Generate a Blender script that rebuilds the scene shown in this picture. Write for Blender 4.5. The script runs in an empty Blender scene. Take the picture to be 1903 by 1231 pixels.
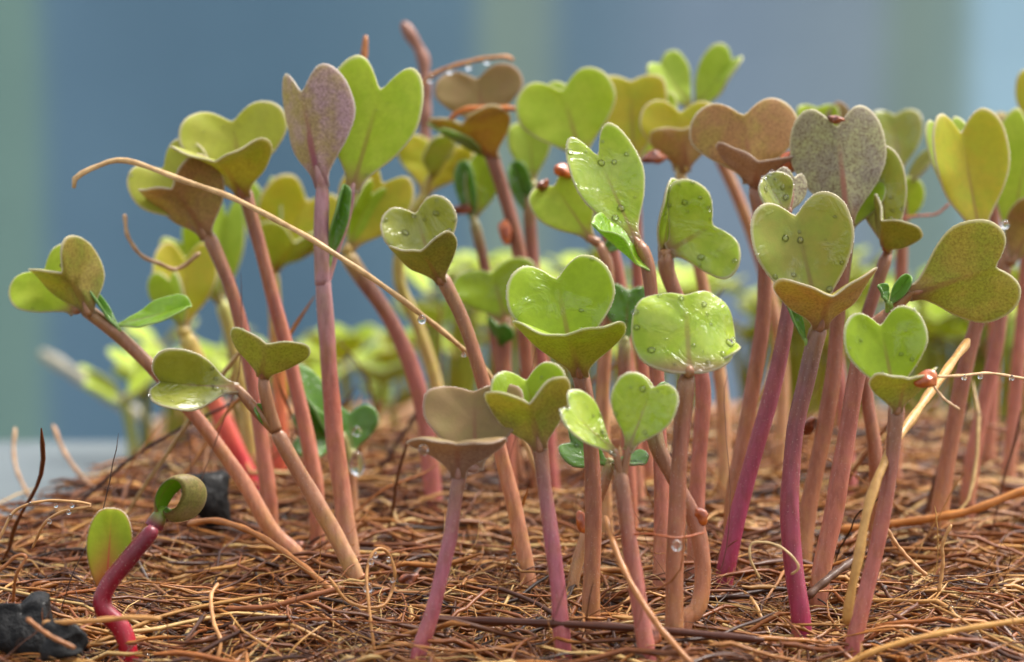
import bpy, math, random
import numpy as np

# ------------------------------------------------------------------ camera, sky, sun, exposure
S = 0.001                                   # everything below is measured in millimetres
F, CX, CY = 5396.0, 951.5, 615.5            # focal length and centre, in picture units (1903 wide)
CAM_Y, CAM_H = -300.0, 71.5
PITCH = math.atan((615.5 + 100.0) / F)
sc = bpy.context.scene
col = sc.collection

cam_d = bpy.data.cameras.new('camera')
cam = bpy.data.objects.new('camera', cam_d)
col.objects.link(cam)
cam.location = (0, CAM_Y * S, CAM_H * S)
cam.rotation_euler = (math.pi / 2 - PITCH, 0, 0)
cam_d.sensor_width = 36
cam_d.lens = 18.0 / (951.5 / F)
cam_d.clip_start = 0.005
cam_d.clip_end = 50
cam_d.dof.use_dof = True
cam_d.dof.focus_distance = 0.316
cam_d.dof.aperture_fstop = 27.0
cam_d.dof.aperture_blades = 0
sc.camera = cam

SUN_EL, SUN_AZ = math.radians(58), math.radians(62)      # high, from the right and a little behind
world = bpy.data.worlds.new('World')
sc.world = world
world.use_nodes = True
wn, wl = world.node_tree.nodes, world.node_tree.links
bgn = wn['Background']
sky = wn.new('ShaderNodeTexSky')
sky.sky_type = 'NISHITA'
sky.sun_disc = False
sky.sun_elevation = SUN_EL
sky.sun_rotation = SUN_AZ
sky.dust_density = 4.0
sky.air_density = 1.0
hs = wn.new('ShaderNodeHueSaturation')
hs.inputs['Saturation'].default_value = 0.28
wl.new(sky.outputs['Color'], hs.inputs['Color'])
wl.new(hs.outputs['Color'], bgn.inputs['Color'])
bgn.inputs['Strength'].default_value = 0.15

sun_d = bpy.data.lights.new('sun', 'SUN')
sun_d.energy = 1.5
sun_d.angle = math.radians(20)
sun_d.color = (1.0, 0.95, 0.87)
sun = bpy.data.objects.new('sun', sun_d)
col.objects.link(sun)
sun.rotation_euler = (math.pi / 2 - SUN_EL, 0, math.pi - SUN_AZ)

vs = sc.view_settings
vs.view_transform = 'Standard'
vs.look = 'None'
vs.gamma = 1.0
vs.exposure = 1.38
vs.use_curve_mapping = False
sc.cycles.use_denoising = True
sc.cycles.max_bounces = 8
sc.cycles.transparent_max_bounces = 8
sc.cycles.caustics_reflective = False
sc.cycles.caustics_refractive = False

# ------------------------------------------------------------------ helpers
rng = np.random.default_rng(7)
random.seed(7)
st, ct = math.sin(PITCH), math.cos(PITCH)
RIGHT = np.array([1.0, 0, 0]); UP = np.array([0, st, ct]); FWD = np.array([0, ct, -st])
CAM = np.array([0, CAM_Y, CAM_H])


def P(px, py, d):
    return CAM + d * (FWD + (px - CX) / F * RIGHT - (py - CY) / F * UP)


def ground_depth(py, z=0.0):
    return (CAM_H - z) / (st + (py - CY) / F * ct)


def camdir(v):
    return np.array(v[0] * RIGHT + v[1] * UP - v[2] * FWD, float)


def unit(v):
    v = np.asarray(v, float)
    return v / (np.linalg.norm(v) + 1e-12)


def lin(c):
    o = []
    for x in c[:3]:
        x = x / 255.0
        o.append(x / 12.92 if x <= 0.04045 else ((x + 0.055) / 1.055) ** 2.4)
    return (o[0], o[1], o[2], 1.0)


def link_mesh(name, verts, faces, mat, parent=None, smooth=True, attrs=None):
    """verts in millimetres, world space; the object's origin is its parent's (or its own first) place"""
    me = bpy.data.meshes.new(name)
    verts = np.asarray(verts, float)
    if parent is not None:
        o0 = np.array(parent['_o']) if '_o' in parent else np.zeros(3)
    else:
        o0 = verts.mean(0); o0[2] = verts[:, 2].min()
    loc = (verts - o0) * S
    if isinstance(faces, np.ndarray):
        k = faces.shape[1]
        me.vertices.add(len(loc)); me.vertices.foreach_set('co', loc.astype(np.float32).ravel())
        me.loops.add(faces.size); me.loops.foreach_set('vertex_index', faces.astype(np.int32).ravel())
        me.polygons.add(len(faces))
        me.polygons.foreach_set('loop_start', np.arange(0, faces.size, k, dtype=np.int32))
        me.update(calc_edges=True); me.validate()
    else:
        me.from_pydata(loc.tolist(), [], faces); me.update()
    me.polygons.foreach_set('use_smooth', [smooth] * len(me.polygons))
    for an, (kind, data) in (attrs or {}).items():
        a = me.attributes.new(an, kind, 'POINT')
        data = np.asarray(data, np.float32)
        key = {'FLOAT': 'value', 'FLOAT_VECTOR': 'vector', 'FLOAT_COLOR': 'color'}[kind]
        a.data.foreach_set(key, data.ravel())
    me.materials.append(mat)
    o = bpy.data.objects.new(name, me)
    col.objects.link(o)
    if parent is not None:
        o.parent = parent
        o['_o'] = [float(x) for x in o0]
    else:
        o.location = o0 * S
        o['_o'] = [float(x) for x in o0]
    return o


def tag(o, label=None, cat=None, group=None, kind=None):
    if label: o['label'] = label
    if cat: o['category'] = cat
    if group: o['group'] = group
    if kind: o['kind'] = kind
    return o


def empty(name, at):
    o = bpy.data.objects.new(name, None)
    o.empty_display_size = 0.003
    o.location = np.asarray(at) * S
    o['_o'] = [float(x) for x in at]
    col.objects.link(o)
    return o


def spline(pts, n):
    """Catmull-Rom through pts, n samples evenly spaced by length"""
    p = np.asarray(pts, float)
    if len(p) == 2:
        t = np.linspace(0, 1, n)[:, None]
        return p[0] * (1 - t) + p[1] * t
    q = np.vstack([2 * p[0] - p[1], p, 2 * p[-1] - p[-2]])
    out = []
    for i in range(1, len(q) - 2):
        t = np.linspace(0, 1, 16, endpoint=False)[:, None]
        a, b, c, d = q[i - 1], q[i], q[i + 1], q[i + 2]
        out.append(0.5 * (2 * b + (c - a) * t + (2 * a - 5 * b + 4 * c - d) * t ** 2 + (3 * b - a - 3 * c + d) * t ** 3))
    out.append(p[-1][None])
    c = np.vstack(out)
    s = np.r_[0, np.cumsum(np.linalg.norm(np.diff(c[:, :3], axis=0), axis=1))]
    u = np.linspace(0, s[-1], n)
    return np.stack([np.interp(u, s, c[:, k]) for k in range(c.shape[1])], 1)


def tube(path, rad, sides=12, cap=True, wob=0.0):
    """closed tube round a path; returns verts, faces, ring fraction"""
    path = np.asarray(path, float); n = len(path)
    rad = np.broadcast_to(np.asarray(rad, float), (n,))
    T = np.gradient(path, axis=0); T /= np.linalg.norm(T, axis=1)[:, None] + 1e-12
    ref = np.array([0, 0, 1.0]) if abs(T[0][2]) < 0.8 else np.array([0, 1.0, 0])
    A = np.zeros_like(T); a = unit(np.cross(T[0], ref))
    for i in range(n):
        a = unit(a - T[i] * a.dot(T[i])); A[i] = a
    B = np.cross(T, A)
    th = np.linspace(0, 2 * math.pi, sides, endpoint=False)
    r = rad[:, None] * (1 + wob * np.sin(3 * th[None] + np.arange(n)[:, None] * 0.7))
    v = path[:, None] + r[..., None] * (np.cos(th)[None, :, None] * A[:, None] + np.sin(th)[None, :, None] * B[:, None])
    v = v.reshape(-1, 3)
    f = []
    for i in range(n - 1):
        for j in range(sides):
            k = (j + 1) % sides
            f.append((i * sides + j, i * sides + k, (i + 1) * sides + k, (i + 1) * sides + j))
    fr = np.repeat(np.linspace(0, 1, n), sides)
    if cap:
        f.append(tuple(range(sides - 1, -1, -1))); f.append(tuple(range((n - 1) * sides, n * sides)))
    return v, f, fr


# ------------------------------------------------------------------ materials
def new_mat(name):
    m = bpy.data.materials.new(name); m.use_nodes = True
    nt = m.node_tree
    return m, nt, nt.nodes, nt.links, nt.nodes['Principled BSDF']


def mix(nt, fac, a, b, blend='MIX'):
    n = nt.nodes.new('ShaderNodeMix'); n.data_type = 'RGBA'; n.blend_type = blend
    for sock, v in ((n.inputs[0], fac), (n.inputs[6], a), (n.inputs[7], b)):
        if isinstance(v, bpy.types.NodeSocket): nt.links.new(v, sock)
        else: sock.default_value = v
    return n.outputs[2]


def math_n(nt, op, a, b=None, c=None):
    n = nt.nodes.new('ShaderNodeMath'); n.operation = op
    for i, v in enumerate((a, b, c)):
        if v is None: continue
        if isinstance(v, bpy.types.NodeSocket): nt.links.new(v, n.inputs[i])
        else: n.inputs[i].default_value = v
    return n.outputs[0]


def rmap(nt, v, a, b, c=0.0, d=1.0):
    n = nt.nodes.new('ShaderNodeMapRange'); n.interpolation_type = 'SMOOTHSTEP'
    nt.links.new(v, n.inputs[0])
    for i, x in enumerate((a, b, c, d)): n.inputs[i + 1].default_value = x
    return n.outputs[0]


def noise(nt, scale, detail=3.0, rough=0.55, vec=None, dist=0.0):
    n = nt.nodes.new('ShaderNodeTexNoise')
    n.inputs['Scale'].default_value = scale; n.inputs['Detail'].default_value = detail
    n.inputs['Roughness'].default_value = rough; n.inputs['Distortion'].default_value = dist
    if vec is None:
        tc = nt.nodes.new('ShaderNodeTexCoord'); vec = tc.outputs['Object']
    nt.links.new(vec, n.inputs['Vector'])
    return n.outputs['Fac']


def attr(nt, name, out='Fac'):
    n = nt.nodes.new('ShaderNodeAttribute'); n.attribute_name = name
    return n.outputs[out]


def bump(nt, h, strength, dist):
    n = nt.nodes.new('ShaderNodeBump'); n.inputs['Strength'].default_value = strength
    n.inputs['Distance'].default_value = dist
    nt.links.new(h, n.inputs['Height'])
    return n.outputs['Normal']


def leaf_material(name, up, lo, up2=None, lo2=None, rim=(222, 210, 180), vein=(150, 84, 70), base=(150, 105, 75),
                  wet=0.0, trans=0.47, speck=0.5, veinf=0.5, flush=0.30):
    m, nt, N, L, bs = new_mat(name)
    up = (up[0], up[1], up[2] * 0.72); up2 = up2 and (up2[0], up2[1], up2[2] * 0.72)
    up2 = up2 or tuple(min(255, int(c * f)) for c, f in zip(up, (1.1, 1.04, 1.0)))
    lo2 = lo2 or tuple(int(c * f) for c, f in zip(lo, (0.86, 0.95, 0.9)))
    oi = N.new('ShaderNodeObjectInfo'); tc = N.new('ShaderNodeTexCoord')
    ad = N.new('ShaderNodeVectorMath'); ad.operation = 'ADD'
    L.new(tc.outputs['Object'], ad.inputs[0]); L.new(oi.outputs['Random'], ad.inputs[1])
    vec = ad.outputs[0]
    n_big = noise(nt, 330, 3, 0.6, vec)
    n_fine = noise(nt, 3800, 2, 0.6, vec)
    n_mid = noise(nt, 1300, 3, 0.65, vec)
    cu = mix(nt, rmap(nt, n_big, 0.35, 0.65), lin(up), lin(up2))
    cu = mix(nt, rmap(nt, n_mid, 0.3, 0.75, 0.0, 0.28), cu, lin(tuple(c * 0.8 for c in up)))
    cl = mix(nt, rmap(nt, n_big, 0.35, 0.65), lin(lo), lin(lo2))
    cl = mix(nt, rmap(nt, n_fine, 0.46, 0.66, 0.0, speck), cl, lin((lo[0] * 0.62, lo[1] * 0.45, lo[2] * 0.55)))
    cl = mix(nt, rmap(nt, n_fine, 0.42, 0.30, 0.0, speck * 0.7), cl, lin((min(255, lo[0] * 1.25), min(255, lo[1] * 1.28), min(255, lo[2] * 1.2))))
    side = attr(nt, 'side')
    c = mix(nt, side, cu, cl)
    sep = N.new('ShaderNodeSeparateXYZ'); L.new(attr(nt, 'luv', 'Vector'), sep.inputs[0])
    x = math_n(nt, 'ABSOLUTE', sep.outputs[0]); y, r = sep.outputs[1], sep.outputs[2]
    wv = rmap(nt, x, 0.015, 0.075, 1, 0)
    wv = math_n(nt, 'MULTIPLY', wv, rmap(nt, y, 0.35, 0.95, veinf, 0))
    c = mix(nt, wv, c, lin(vein))
    # side veins: soft lines sweeping out from the midrib
    ph = math_n(nt, 'MULTIPLY_ADD', x, -0.62, y)
    ph = math_n(nt, 'ADD', ph, math_n(nt, 'MULTIPLY', n_big, 0.10))
    sv = math_n(nt, 'ABSOLUTE', math_n(nt, 'SINE', math_n(nt, 'MULTIPLY', ph, 13.0)))
    sv = rmap(nt, sv, 0.0, 0.16, 0.16, 0.0)
    sv = math_n(nt, 'MULTIPLY', sv, rmap(nt, x, 0.55, 0.05))
    c = mix(nt, sv, c, lin(tuple((a + b) / 2 for a, b in zip(vein, up))))
    c = mix(nt, rmap(nt, math_n(nt, 'MULTIPLY_ADD', x, 0.35 if flush > 0.4 else 0.0, y), flush, 0.0, 0.0, 0.9), c, lin(base))
    c = mix(nt, rmap(nt, math_n(nt, 'ADD', r, math_n(nt, 'MULTIPLY', n_mid, 0.03)), 0.95, 1.008, 0.0, 0.72), c, lin(rim))
    L.new(c, bs.inputs['Base Color'])
    if wet > 0:
        wm = noise(nt, 240, 4, 0.6, vec, 0.6)
        mask = rmap(nt, wm, 0.60 - 0.25 * wet, 0.71 - 0.25 * wet, 0.0, 1.0)
        mask = math_n(nt, 'MULTIPLY', mask, math_n(nt, 'SUBTRACT', 1.0, side))
        L.new(math_n(nt, 'MULTIPLY_ADD', mask, -0.36, 0.46), bs.inputs['Roughness'])
        L.new(mask, bs.inputs['Coat Weight'])
        bs.inputs['Coat Roughness'].default_value = 0.05
        bs.inputs['Coat IOR'].default_value = 1.55
        h = math_n(nt, 'ADD', math_n(nt, 'MULTIPLY', n_fine, 0.35), math_n(nt, 'MULTIPLY', mask, 0.8))
        L.new(bump(nt, h, 0.35, 0.00012), bs.inputs['Normal'])
        L.new(bump(nt, wm, 1.0, 0.0016), bs.inputs['Coat Normal'])
    else:
        bs.inputs['Roughness'].default_value = 0.48
        L.new(bump(nt, n_fine, 0.28, 0.00010), bs.inputs['Normal'])
    bs.inputs['Specular IOR Level'].default_value = 0.42
    bs.inputs['Sheen Weight'].default_value = 0.08
    bs.inputs['Sheen Roughness'].default_value = 0.4
    tr = N.new('ShaderNodeBsdfTranslucent')
    tcol = mix(nt, 0.35, c, lin(up2))
    L.new(tcol, tr.inputs['Color'])
    ms = N.new('ShaderNodeMixShader'); ms.inputs[0].default_value = trans
    L.new(bs.outputs[0], ms.inputs[1]); L.new(tr.outputs[0], ms.inputs[2])
    L.new(ms.outputs[0], N['Material Output'].inputs['Surface'])
    return m


LM = {
    'lime':   leaf_material('leaf_lime', (178, 204, 62), (166, 150, 74), up2=(194, 212, 84)),
    'limewet': leaf_material('leaf_lime_wet', (172, 200, 72), (164, 152, 80), up2=(192, 210, 98), wet=0.75),
    'grass':  leaf_material('leaf_grass', (158, 188, 34), (158, 122, 64), up2=(170, 198, 46), lo2=(162, 142, 62), wet=0.25),
    'olive':  leaf_material('leaf_olive', (188, 194, 92), (172, 150, 72), up2=(184, 184, 92), lo2=(150, 150, 60)),
    'olivewet': leaf_material('leaf_olive_wet', (160, 166, 78), (140, 120, 60), up2=(174, 176, 96), wet=0.7),
    'brown':  leaf_material('leaf_brown', (176, 150, 96), (178, 132, 84), up2=(180, 168, 90), lo2=(176, 148, 76), speck=0.5),
    'mauve':  leaf_material('leaf_mauve', (164, 136, 124), (168, 130, 108), up2=(158, 138, 116), lo2=(158, 120, 100), rim=(190, 160, 140), speck=0.45),
    'purple': leaf_material('leaf_purple', (160, 180, 60), (190, 148, 164), lo2=(180, 150, 110), vein=(158, 74, 104), base=(160, 110, 116), rim=(214, 196, 196), speck=0.6, veinf=0.9),
    'yellow': leaf_material('leaf_yellow', (192, 194, 60), (172, 140, 60), up2=(206, 190, 66)),
    'pale':   leaf_material('leaf_pale', (176, 202, 92), (170, 170, 100), up2=(188, 208, 104)),
    'grey':   leaf_material('leaf_grey', (164, 172, 114), (172, 166, 124), up2=(172, 172, 118), lo2=(158, 146, 130), vein=(176, 110, 96), speck=0.8, veinf=0.9),
    'greywet': leaf_material('leaf_grey_wet', (162, 174, 98), (166, 144, 96), up2=(172, 168, 104), lo2=(160, 150, 70), wet=0.6, vein=(130, 84, 70), speck=0.4),
    'deep':   leaf_material('leaf_deep', (96, 146, 44), (92, 128, 60), up2=(112, 160, 60), rim=(150, 180, 110), base=(120, 150, 70), wet=0.9),
    'gloss':  leaf_material('leaf_gloss', (150, 194, 44), (140, 168, 60), up2=(164, 204, 66), rim=(200, 214, 150), base=(140, 170, 70), wet=0.8),
    'sprout': leaf_material('leaf_sprout', (164, 186, 40), (160, 150, 80), up2=(180, 196, 50), base=(206, 60, 66), vein=(206, 66, 60), rim=(170, 110, 70), veinf=0.8, flush=1.05),
    'coil':   leaf_material('leaf_coil', (118, 164, 40), (168, 136, 92), lo2=(140, 132, 66), base=(150, 40, 56), rim=(150, 160, 80), speck=0.4),
}


def stem_material():
    m, nt, N, L, bs = new_mat('stem_skin')
    c = attr(nt, 'Col', 'Color')
    tc = N.new('ShaderNodeTexCoord')
    mp = N.new('ShaderNodeMapping'); mp.inputs['Scale'].default_value = (1, 1, 0.22)
    L.new(tc.outputs['Object'], mp.inputs['Vector'])
    n1 = noise(nt, 1600, 3, 0.6, mp.outputs[0]); n2 = noise(nt, 5200, 2, 0.6); n3 = noise(nt, 420, 2, 0.5)
    c = mix(nt, rmap(nt, n1, 0.38, 0.68, 0.0, 0.7), c, mix(nt, 1.0, c, (0.66, 0.56, 0.5, 1), 'MULTIPLY'))
    c = mix(nt, rmap(nt, n3, 0.42, 0.68, 0.0, 0.8), c, mix(nt, 1.0, c, (1.0, 1.12, 0.78, 1), 'MULTIPLY'))
    c = mix(nt, rmap(nt, n2, 0.62, 0.78, 0.0, 0.22), c, lin((232, 206, 186)))
    L.new(c, bs.inputs['Base Color'])
    bs.inputs['Roughness'].default_value = 0.36
    bs.inputs['Specular IOR Level'].default_value = 0.5
    bs.inputs['Subsurface Weight'].default_value = 0.25
    bs.inputs['Subsurface Radius'].default_value = (1.0, 0.45, 0.3)
    bs.inputs['Subsurface Scale'].default_value = 0.0007
    h = math_n(nt, 'ADD', n1, math_n(nt, 'MULTIPLY', n2, 0.6))
    L.new(bump(nt, h, 0.30, 0.00012), bs.inputs['Normal'])
    return m


def simple_mat(name, c1, c2, scale, rough=0.5, bumpd=0.0001, bstr=0.4, spec=0.5, coat=0.0, lo=0.35, hi=0.65):
    m, nt, N, L, bs = new_mat(name)
    n = noise(nt, scale, 5, 0.6)
    L.new(mix(nt, rmap(nt, n, lo, hi), lin(c1), lin(c2)), bs.inputs['Base Color'])
    bs.inputs['Roughness'].default_value = rough
    bs.inputs['Specular IOR Level'].default_value = spec
    bs.inputs['Coat Weight'].default_value = coat
    bs.inputs['Coat Roughness'].default_value = 0.12
    if bstr: L.new(bump(nt, n, bstr, bumpd), bs.inputs['Normal'])
    return m


def fibre_material():
    m, nt, N, L, bs = new_mat('coir_fibre')
    c = attr(nt, 'Col', 'Color')
    n = noise(nt, 900, 3, 0.6)
    c = mix(nt, rmap(nt, n, 0.3, 0.75, 0.0, 0.6), c, mix(nt, 1.0, c, (0.55, 0.42, 0.34, 1), 'MULTIPLY'))
    L.new(c, bs.inputs['Base Color'])
    bs.inputs['Roughness'].default_value = 0.45
    bs.inputs['Specular IOR Level'].default_value = 0.35
    bs.inputs['Coat Weight'].default_value = 0.22
    bs.inputs['Coat Roughness'].default_value = 0.12
    L.new(bump(nt, noise(nt, 3000, 2), 0.4, 0.0001), bs.inputs['Normal'])
    tr = N.new('ShaderNodeBsdfTranslucent'); L.new(c, tr.inputs['Color'])
    ms = N.new('ShaderNodeMixShader'); ms.inputs[0].default_value = 0.18
    L.new(bs.outputs[0], ms.inputs[1]); L.new(tr.outputs[0], ms.inputs[2])
    L.new(ms.outputs[0], N['Material Output'].inputs['Surface'])
    return m


def water_material():
    m, nt, N, L, bs = new_mat('water')
    bs.inputs['Base Color'].default_value = (1, 1, 1, 1)
    bs.inputs['Roughness'].default_value = 0.0
    bs.inputs['IOR'].default_value = 1.33
    bs.inputs['Transmission Weight'].default_value = 1.0
    return m


def film_material():
    """a thin clear bead: light goes straight through, the skin mirrors the sky"""
    m, nt, N, L, bs = new_mat('water_film')
    tr = N.new('ShaderNodeBsdfTransparent'); gl = N.new('ShaderNodeBsdfGlossy')
    gl.inputs['Roughness'].default_value = 0.03
    fr = N.new('ShaderNodeFresnel'); fr.inputs['IOR'].default_value = 1.45
    ms = N.new('ShaderNodeMixShader')
    L.new(fr.outputs[0], ms.inputs[0]); L.new(tr.outputs[0], ms.inputs[1]); L.new(gl.outputs[0], ms.inputs[2])
    L.new(ms.outputs[0], N['Material Output'].inputs['Surface'])
    return m


FILM = film_material()
STEM = stem_material()
FIBRE = fibre_material()
WATER = water_material()
SOIL = simple_mat('wet_soil', (24, 15, 10), (64, 36, 20), 420, 0.55, 0.0006, 0.9, 0.5, 0.2)
COAL = simple_mat('charcoal', (7, 7, 7), (30, 29, 28), 900, 0.7, 0.0008, 1.0, 0.2, 0.08)
COAT = simple_mat('seed_coat', (150, 66, 22), (196, 104, 40), 700, 0.34, 0.0003, 0.5, 0.5, 0.4)
COATD = simple_mat('seed_coat_dark', (96, 42, 22), (158, 84, 42), 900, 0.4, 0.0004, 0.8, 0.5, 0.3)

# ------------------------------------------------------------------ the setting: wall, bench, soil
def box_np(x0, x1, y0, y1, z0, z1):
    v = np.array([(x, y, z) for x in (x0, x1) for y in (y0, y1) for z in (z0, z1)], float)
    f = [(0, 1, 3, 2), (4, 6, 7, 5), (0, 4, 5, 1), (2, 3, 7, 6), (0, 2, 6, 4), (1, 5, 7, 3)]
    return v, f


BENCH_Z = -28.0
bench_m = simple_mat('bench_top', (88, 96, 100), (102, 110, 112), 6, 0.85, 0.001, 0.1, 0.15)
floor_m = simple_mat('floor_stone', (110, 118, 116), (140, 146, 142), 4, 0.8, 0.002, 0.2)

v, f = box_np(-1500, 1500, -60, 280, BENCH_Z - 25, BENCH_Z)
tag(link_mesh('bench_top', v, f, bench_m, smooth=False), kind='structure')
v, f = box_np(-6000, 6000, -3000, 6000, -720, -700)
tag(link_mesh('floor', v, f, floor_m, smooth=False), kind='structure')
WY = 2000.0
wd = (WY - CAM_Y) * ct


def wx(px):
    return (px - CX) / F * (WY - CAM_Y)


wall_m, nt, N_, L_, bs_ = new_mat('wall_paint')
tcw = N_.new('ShaderNodeTexCoord'); sx = N_.new('ShaderNodeSeparateXYZ'); L_.new(tcw.outputs['Object'], sx.inputs[0])
WX0, WX1 = -0.60, 0.60
wob_ = math_n(nt, 'ADD', sx.outputs[0], math_n(nt, 'MULTIPLY', math_n(nt, 'SUBTRACT', noise(nt, 1.6, 2), 0.5), 0.05))
mr = N_.new('ShaderNodeMapRange'); L_.new(wob_, mr.inputs[0])
mr.inputs[1].default_value = WX0; mr.inputs[2].default_value = WX1
ramp = N_.new('ShaderNodeValToRGB'); L_.new(mr.outputs[0], ramp.inputs[0])
ramp.color_ramp.interpolation = 'EASE'
stops = [(-300, (104, 132, 150)), (-120, (118, 146, 134)), (40, (120, 148, 138)), (110, (98, 127, 146)), (520, (90, 119, 138)), (850, (104, 132, 148)),
         (925, (138, 156, 144)), (985, (136, 154, 144)), (1070, (108, 133, 149)), (1330, (134, 150, 166)), (1600, (140, 154, 164)),
         (1700, (134, 152, 142)), (1770, (136, 156, 148)), (1850, (170, 200, 214)), (2100, (176, 204, 218)), (2300, (150, 172, 180))]
els = ramp.color_ramp.elements
while len(els) < len(stops): els.new(0.5)
for e_, (px_, c_) in zip(els, stops):
    e_.position = (wx(px_) * S - WX0) / (WX1 - WX0); e_.color = lin(c_)
cw = mix(nt, rmap(nt, noise(nt, 7, 3), 0.35, 0.7, 0.0, 0.35), ramp.outputs[0], mix(nt, 1.0, ramp.outputs[0], (0.72, 0.76, 0.8, 1), 'MULTIPLY'))
L_.new(cw, bs_.inputs['Base Color']); bs_.inputs['Roughness'].default_value = 0.8
v, f = box_np(-2600, 2600, WY, WY + 90, -700, 420)
wall = link_mesh('wall', v, f, wall_m, smooth=False)
tag(wall, kind='structure')


def vnoise(x, y, seed=0):
    s = 0
    r = np.random.default_rng(seed)
    for k in range(7):
        a, b, c = r.uniform(-1, 1, 3)
        fr = 0.05 * 1.6 ** k
        s = s + np.sin((x * a + y * b) * fr * 3 + c * 9) * np.sin((x * b - y * a) * fr * 2.3 + a * 7) * 0.75 ** k
    return s


BX = np.array([-120, -72, -62, -52, -40, 150.0]); BY = np.array([26, 56, 88, 120, 140, 146.0])


def edge_dist(x, y):
    """how far inside the mat's outline (mm)"""
    back = np.interp(x, BX, BY) + 3 * np.sin(x * 0.31) + 2 * np.sin(x * 0.83 + 1)
    return np.minimum(np.minimum(back - y, y + 34), np.minimum(x + 100, 105 - x))


def soil_z(x, y):
    e = np.clip(edge_dist(x, y) / 9.0, -1, 1)
    z = -4.0 + 0.8 * vnoise(x, y, 3)
    drop = np.where(e < 0.6, (0.6 - e) / 1.6, 0.0)
    return z * (1 - drop) + (BENCH_Z - 0.5) * np.clip(drop, 0, 1) ** 1.3


gx = np.linspace(-112, 112, 190); gy = np.linspace(-44, 165, 170)
GX, GY = np.meshgrid(gx, gy, indexing='ij')
GZ = np.maximum(soil_z(GX, GY) + 0.35 * rng.normal(size=GX.shape), BENCH_Z - 1.0)
idx = np.arange(GX.size).reshape(GX.shape)
faces = np.stack([idx[:-1, :-1], idx[1:, :-1], idx[1:, 1:], idx[:-1, 1:]], -1).reshape(-1, 4)
tag(link_mesh('soil', np.stack([GX, GY, GZ], -1).reshape(-1, 3), faces, SOIL), kind='structure')

# ------------------------------------------------------------------ coir: thousands of fibres (stuff)
FC = np.array([lin(c)[:3] for c in ((182, 114, 52), (150, 82, 36), (208, 148, 82), (116, 62, 28), (82, 42, 20), (222, 178, 116), (62, 38, 24), (164, 94, 40))])
FC = FC * np.array([0.90, 0.98, 0.92])
FW = np.array([.20, .17, .15, .15, .11, .08, .05, .09])


def fibre_paths(n, K, length, zlo, zhi, curl, steep, region, zrise):
    x = rng.uniform(region[0], region[1], n * 3); y = rng.uniform(region[2], region[3], n * 3)
    ok = edge_dist(x, y) > rng.uniform(-1, 4, n * 3)
    x, y = x[ok][:n], y[ok][:n]; n = len(x)
    ln = rng.uniform(length[0], length[1], n) * rng.uniform(0.4, 1, n)
    az = rng.uniform(0, 2 * math.pi, n)
    flat = rng.random(n) < 0.5
    az[flat] = rng.normal(0, 0.45, flat.sum())
    daz = np.cumsum(rng.normal(0, curl, (n, K)), 1)
    el = rng.normal(0, 0.10, n); up = rng.random(n) < steep
    el[up] = rng.uniform(0.35, 1.1, up.sum())
    daz += np.cumsum((rng.random((n, K)) < 0.05) * rng.normal(0, 0.7, (n, K)), 1)
    de = np.cumsum(rng.normal(0, curl * 0.55, (n, K)), 1)
    A = az[:, None] + daz; E = el[:, None] + de
    step = (ln / (K - 1))[:, None]
    dx = np.cos(E) * np.cos(A) * step; dy = np.cos(E) * np.sin(A) * step; dz = np.sin(E) * step
    X = x[:, None] + np.cumsum(dx, 1) - (0.5 * dx.sum(1))[:, None] * (~up)[:, None]
    Y = y[:, None] + np.cumsum(dy, 1) - (0.5 * dy.sum(1))[:, None] * (~up)[:, None]
    z0 = rng.uniform(zlo, zhi, n)
    Z = z0[:, None] + np.cumsum(dz, 1) - dz[:, :1]
    Z = np.where(up[:, None], Z, Z - Z.mean(1)[:, None] + z0[:, None])
    gz = soil_z(X, Y)
    hgt = np.maximum(Z, -0.4)                       # follow the lie of the soil
    Z = gz - 0.2 + np.where(hgt > zrise, zrise + (hgt - zrise) * np.where(up[:, None], 1.0, 0.25), hgt)
    return np.stack([X, Y, Z], -1)


def fibre_mesh(paths, rad, sides):
    n, K, _ = paths.shape
    T = np.gradient(paths, axis=1); T /= np.linalg.norm(T, axis=2, keepdims=True) + 1e-9
    A = np.cross(T, np.array([0.05, 0.09, 1.0])); A /= np.linalg.norm(A, axis=2, keepdims=True) + 1e-9
    B = np.cross(T, A)
    th = np.linspace(0, 2 * math.pi, sides, endpoint=False)
    prof = np.ones(K); prof[-1] = 0.35; prof[0] = 0.5
    r = rad[:, None] * prof[None] * rng.uniform(0.8, 1.2, (n, K))
    V = paths[:, :, None] + r[:, :, None, None] * (np.cos(th)[None, None, :, None] * A[:, :, None] + np.sin(th)[None, None, :, None] * B[:, :, None])
    base = (np.arange(n) * K * sides)[:, None, None]
    i = np.arange(K - 1)[None, :, None]; j = np.arange(sides)[None, None, :]; k = (j + 1) % sides
    q = np.stack([base + i * sides + j, base + i * sides + k, base + (i + 1) * sides + k, base + (i + 1) * sides + j], -1)
    return V.reshape(-1, 3), q.reshape(-1, 4)


def coir(name, label, n, K, length, rr, zlo, zhi, curl, steep, region, sides=4, zrise=5.0, tint=1.0):
    p = fibre_paths(n, K, length, zlo, zhi, curl, steep, region, zrise)
    rad = rng.uniform(rr[0], rr[1], len(p)) * rng.uniform(0.6, 1, len(p))
    V, Q = fibre_mesh(p, rad, sides)
    c = FC[rng.choice(len(FC), len(p), p=FW)] * rng.uniform(0.75, 1.15, (len(p), 1)) * tint
    c = np.repeat(np.c_[c, np.ones(len(p))], K * sides, 0)
    o = link_mesh(name, V, Q, FIBRE, attrs={'Col': ('FLOAT_COLOR', c)})
    tag(o, label, 'coir fibre', kind='stuff')
    return p, rad


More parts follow.
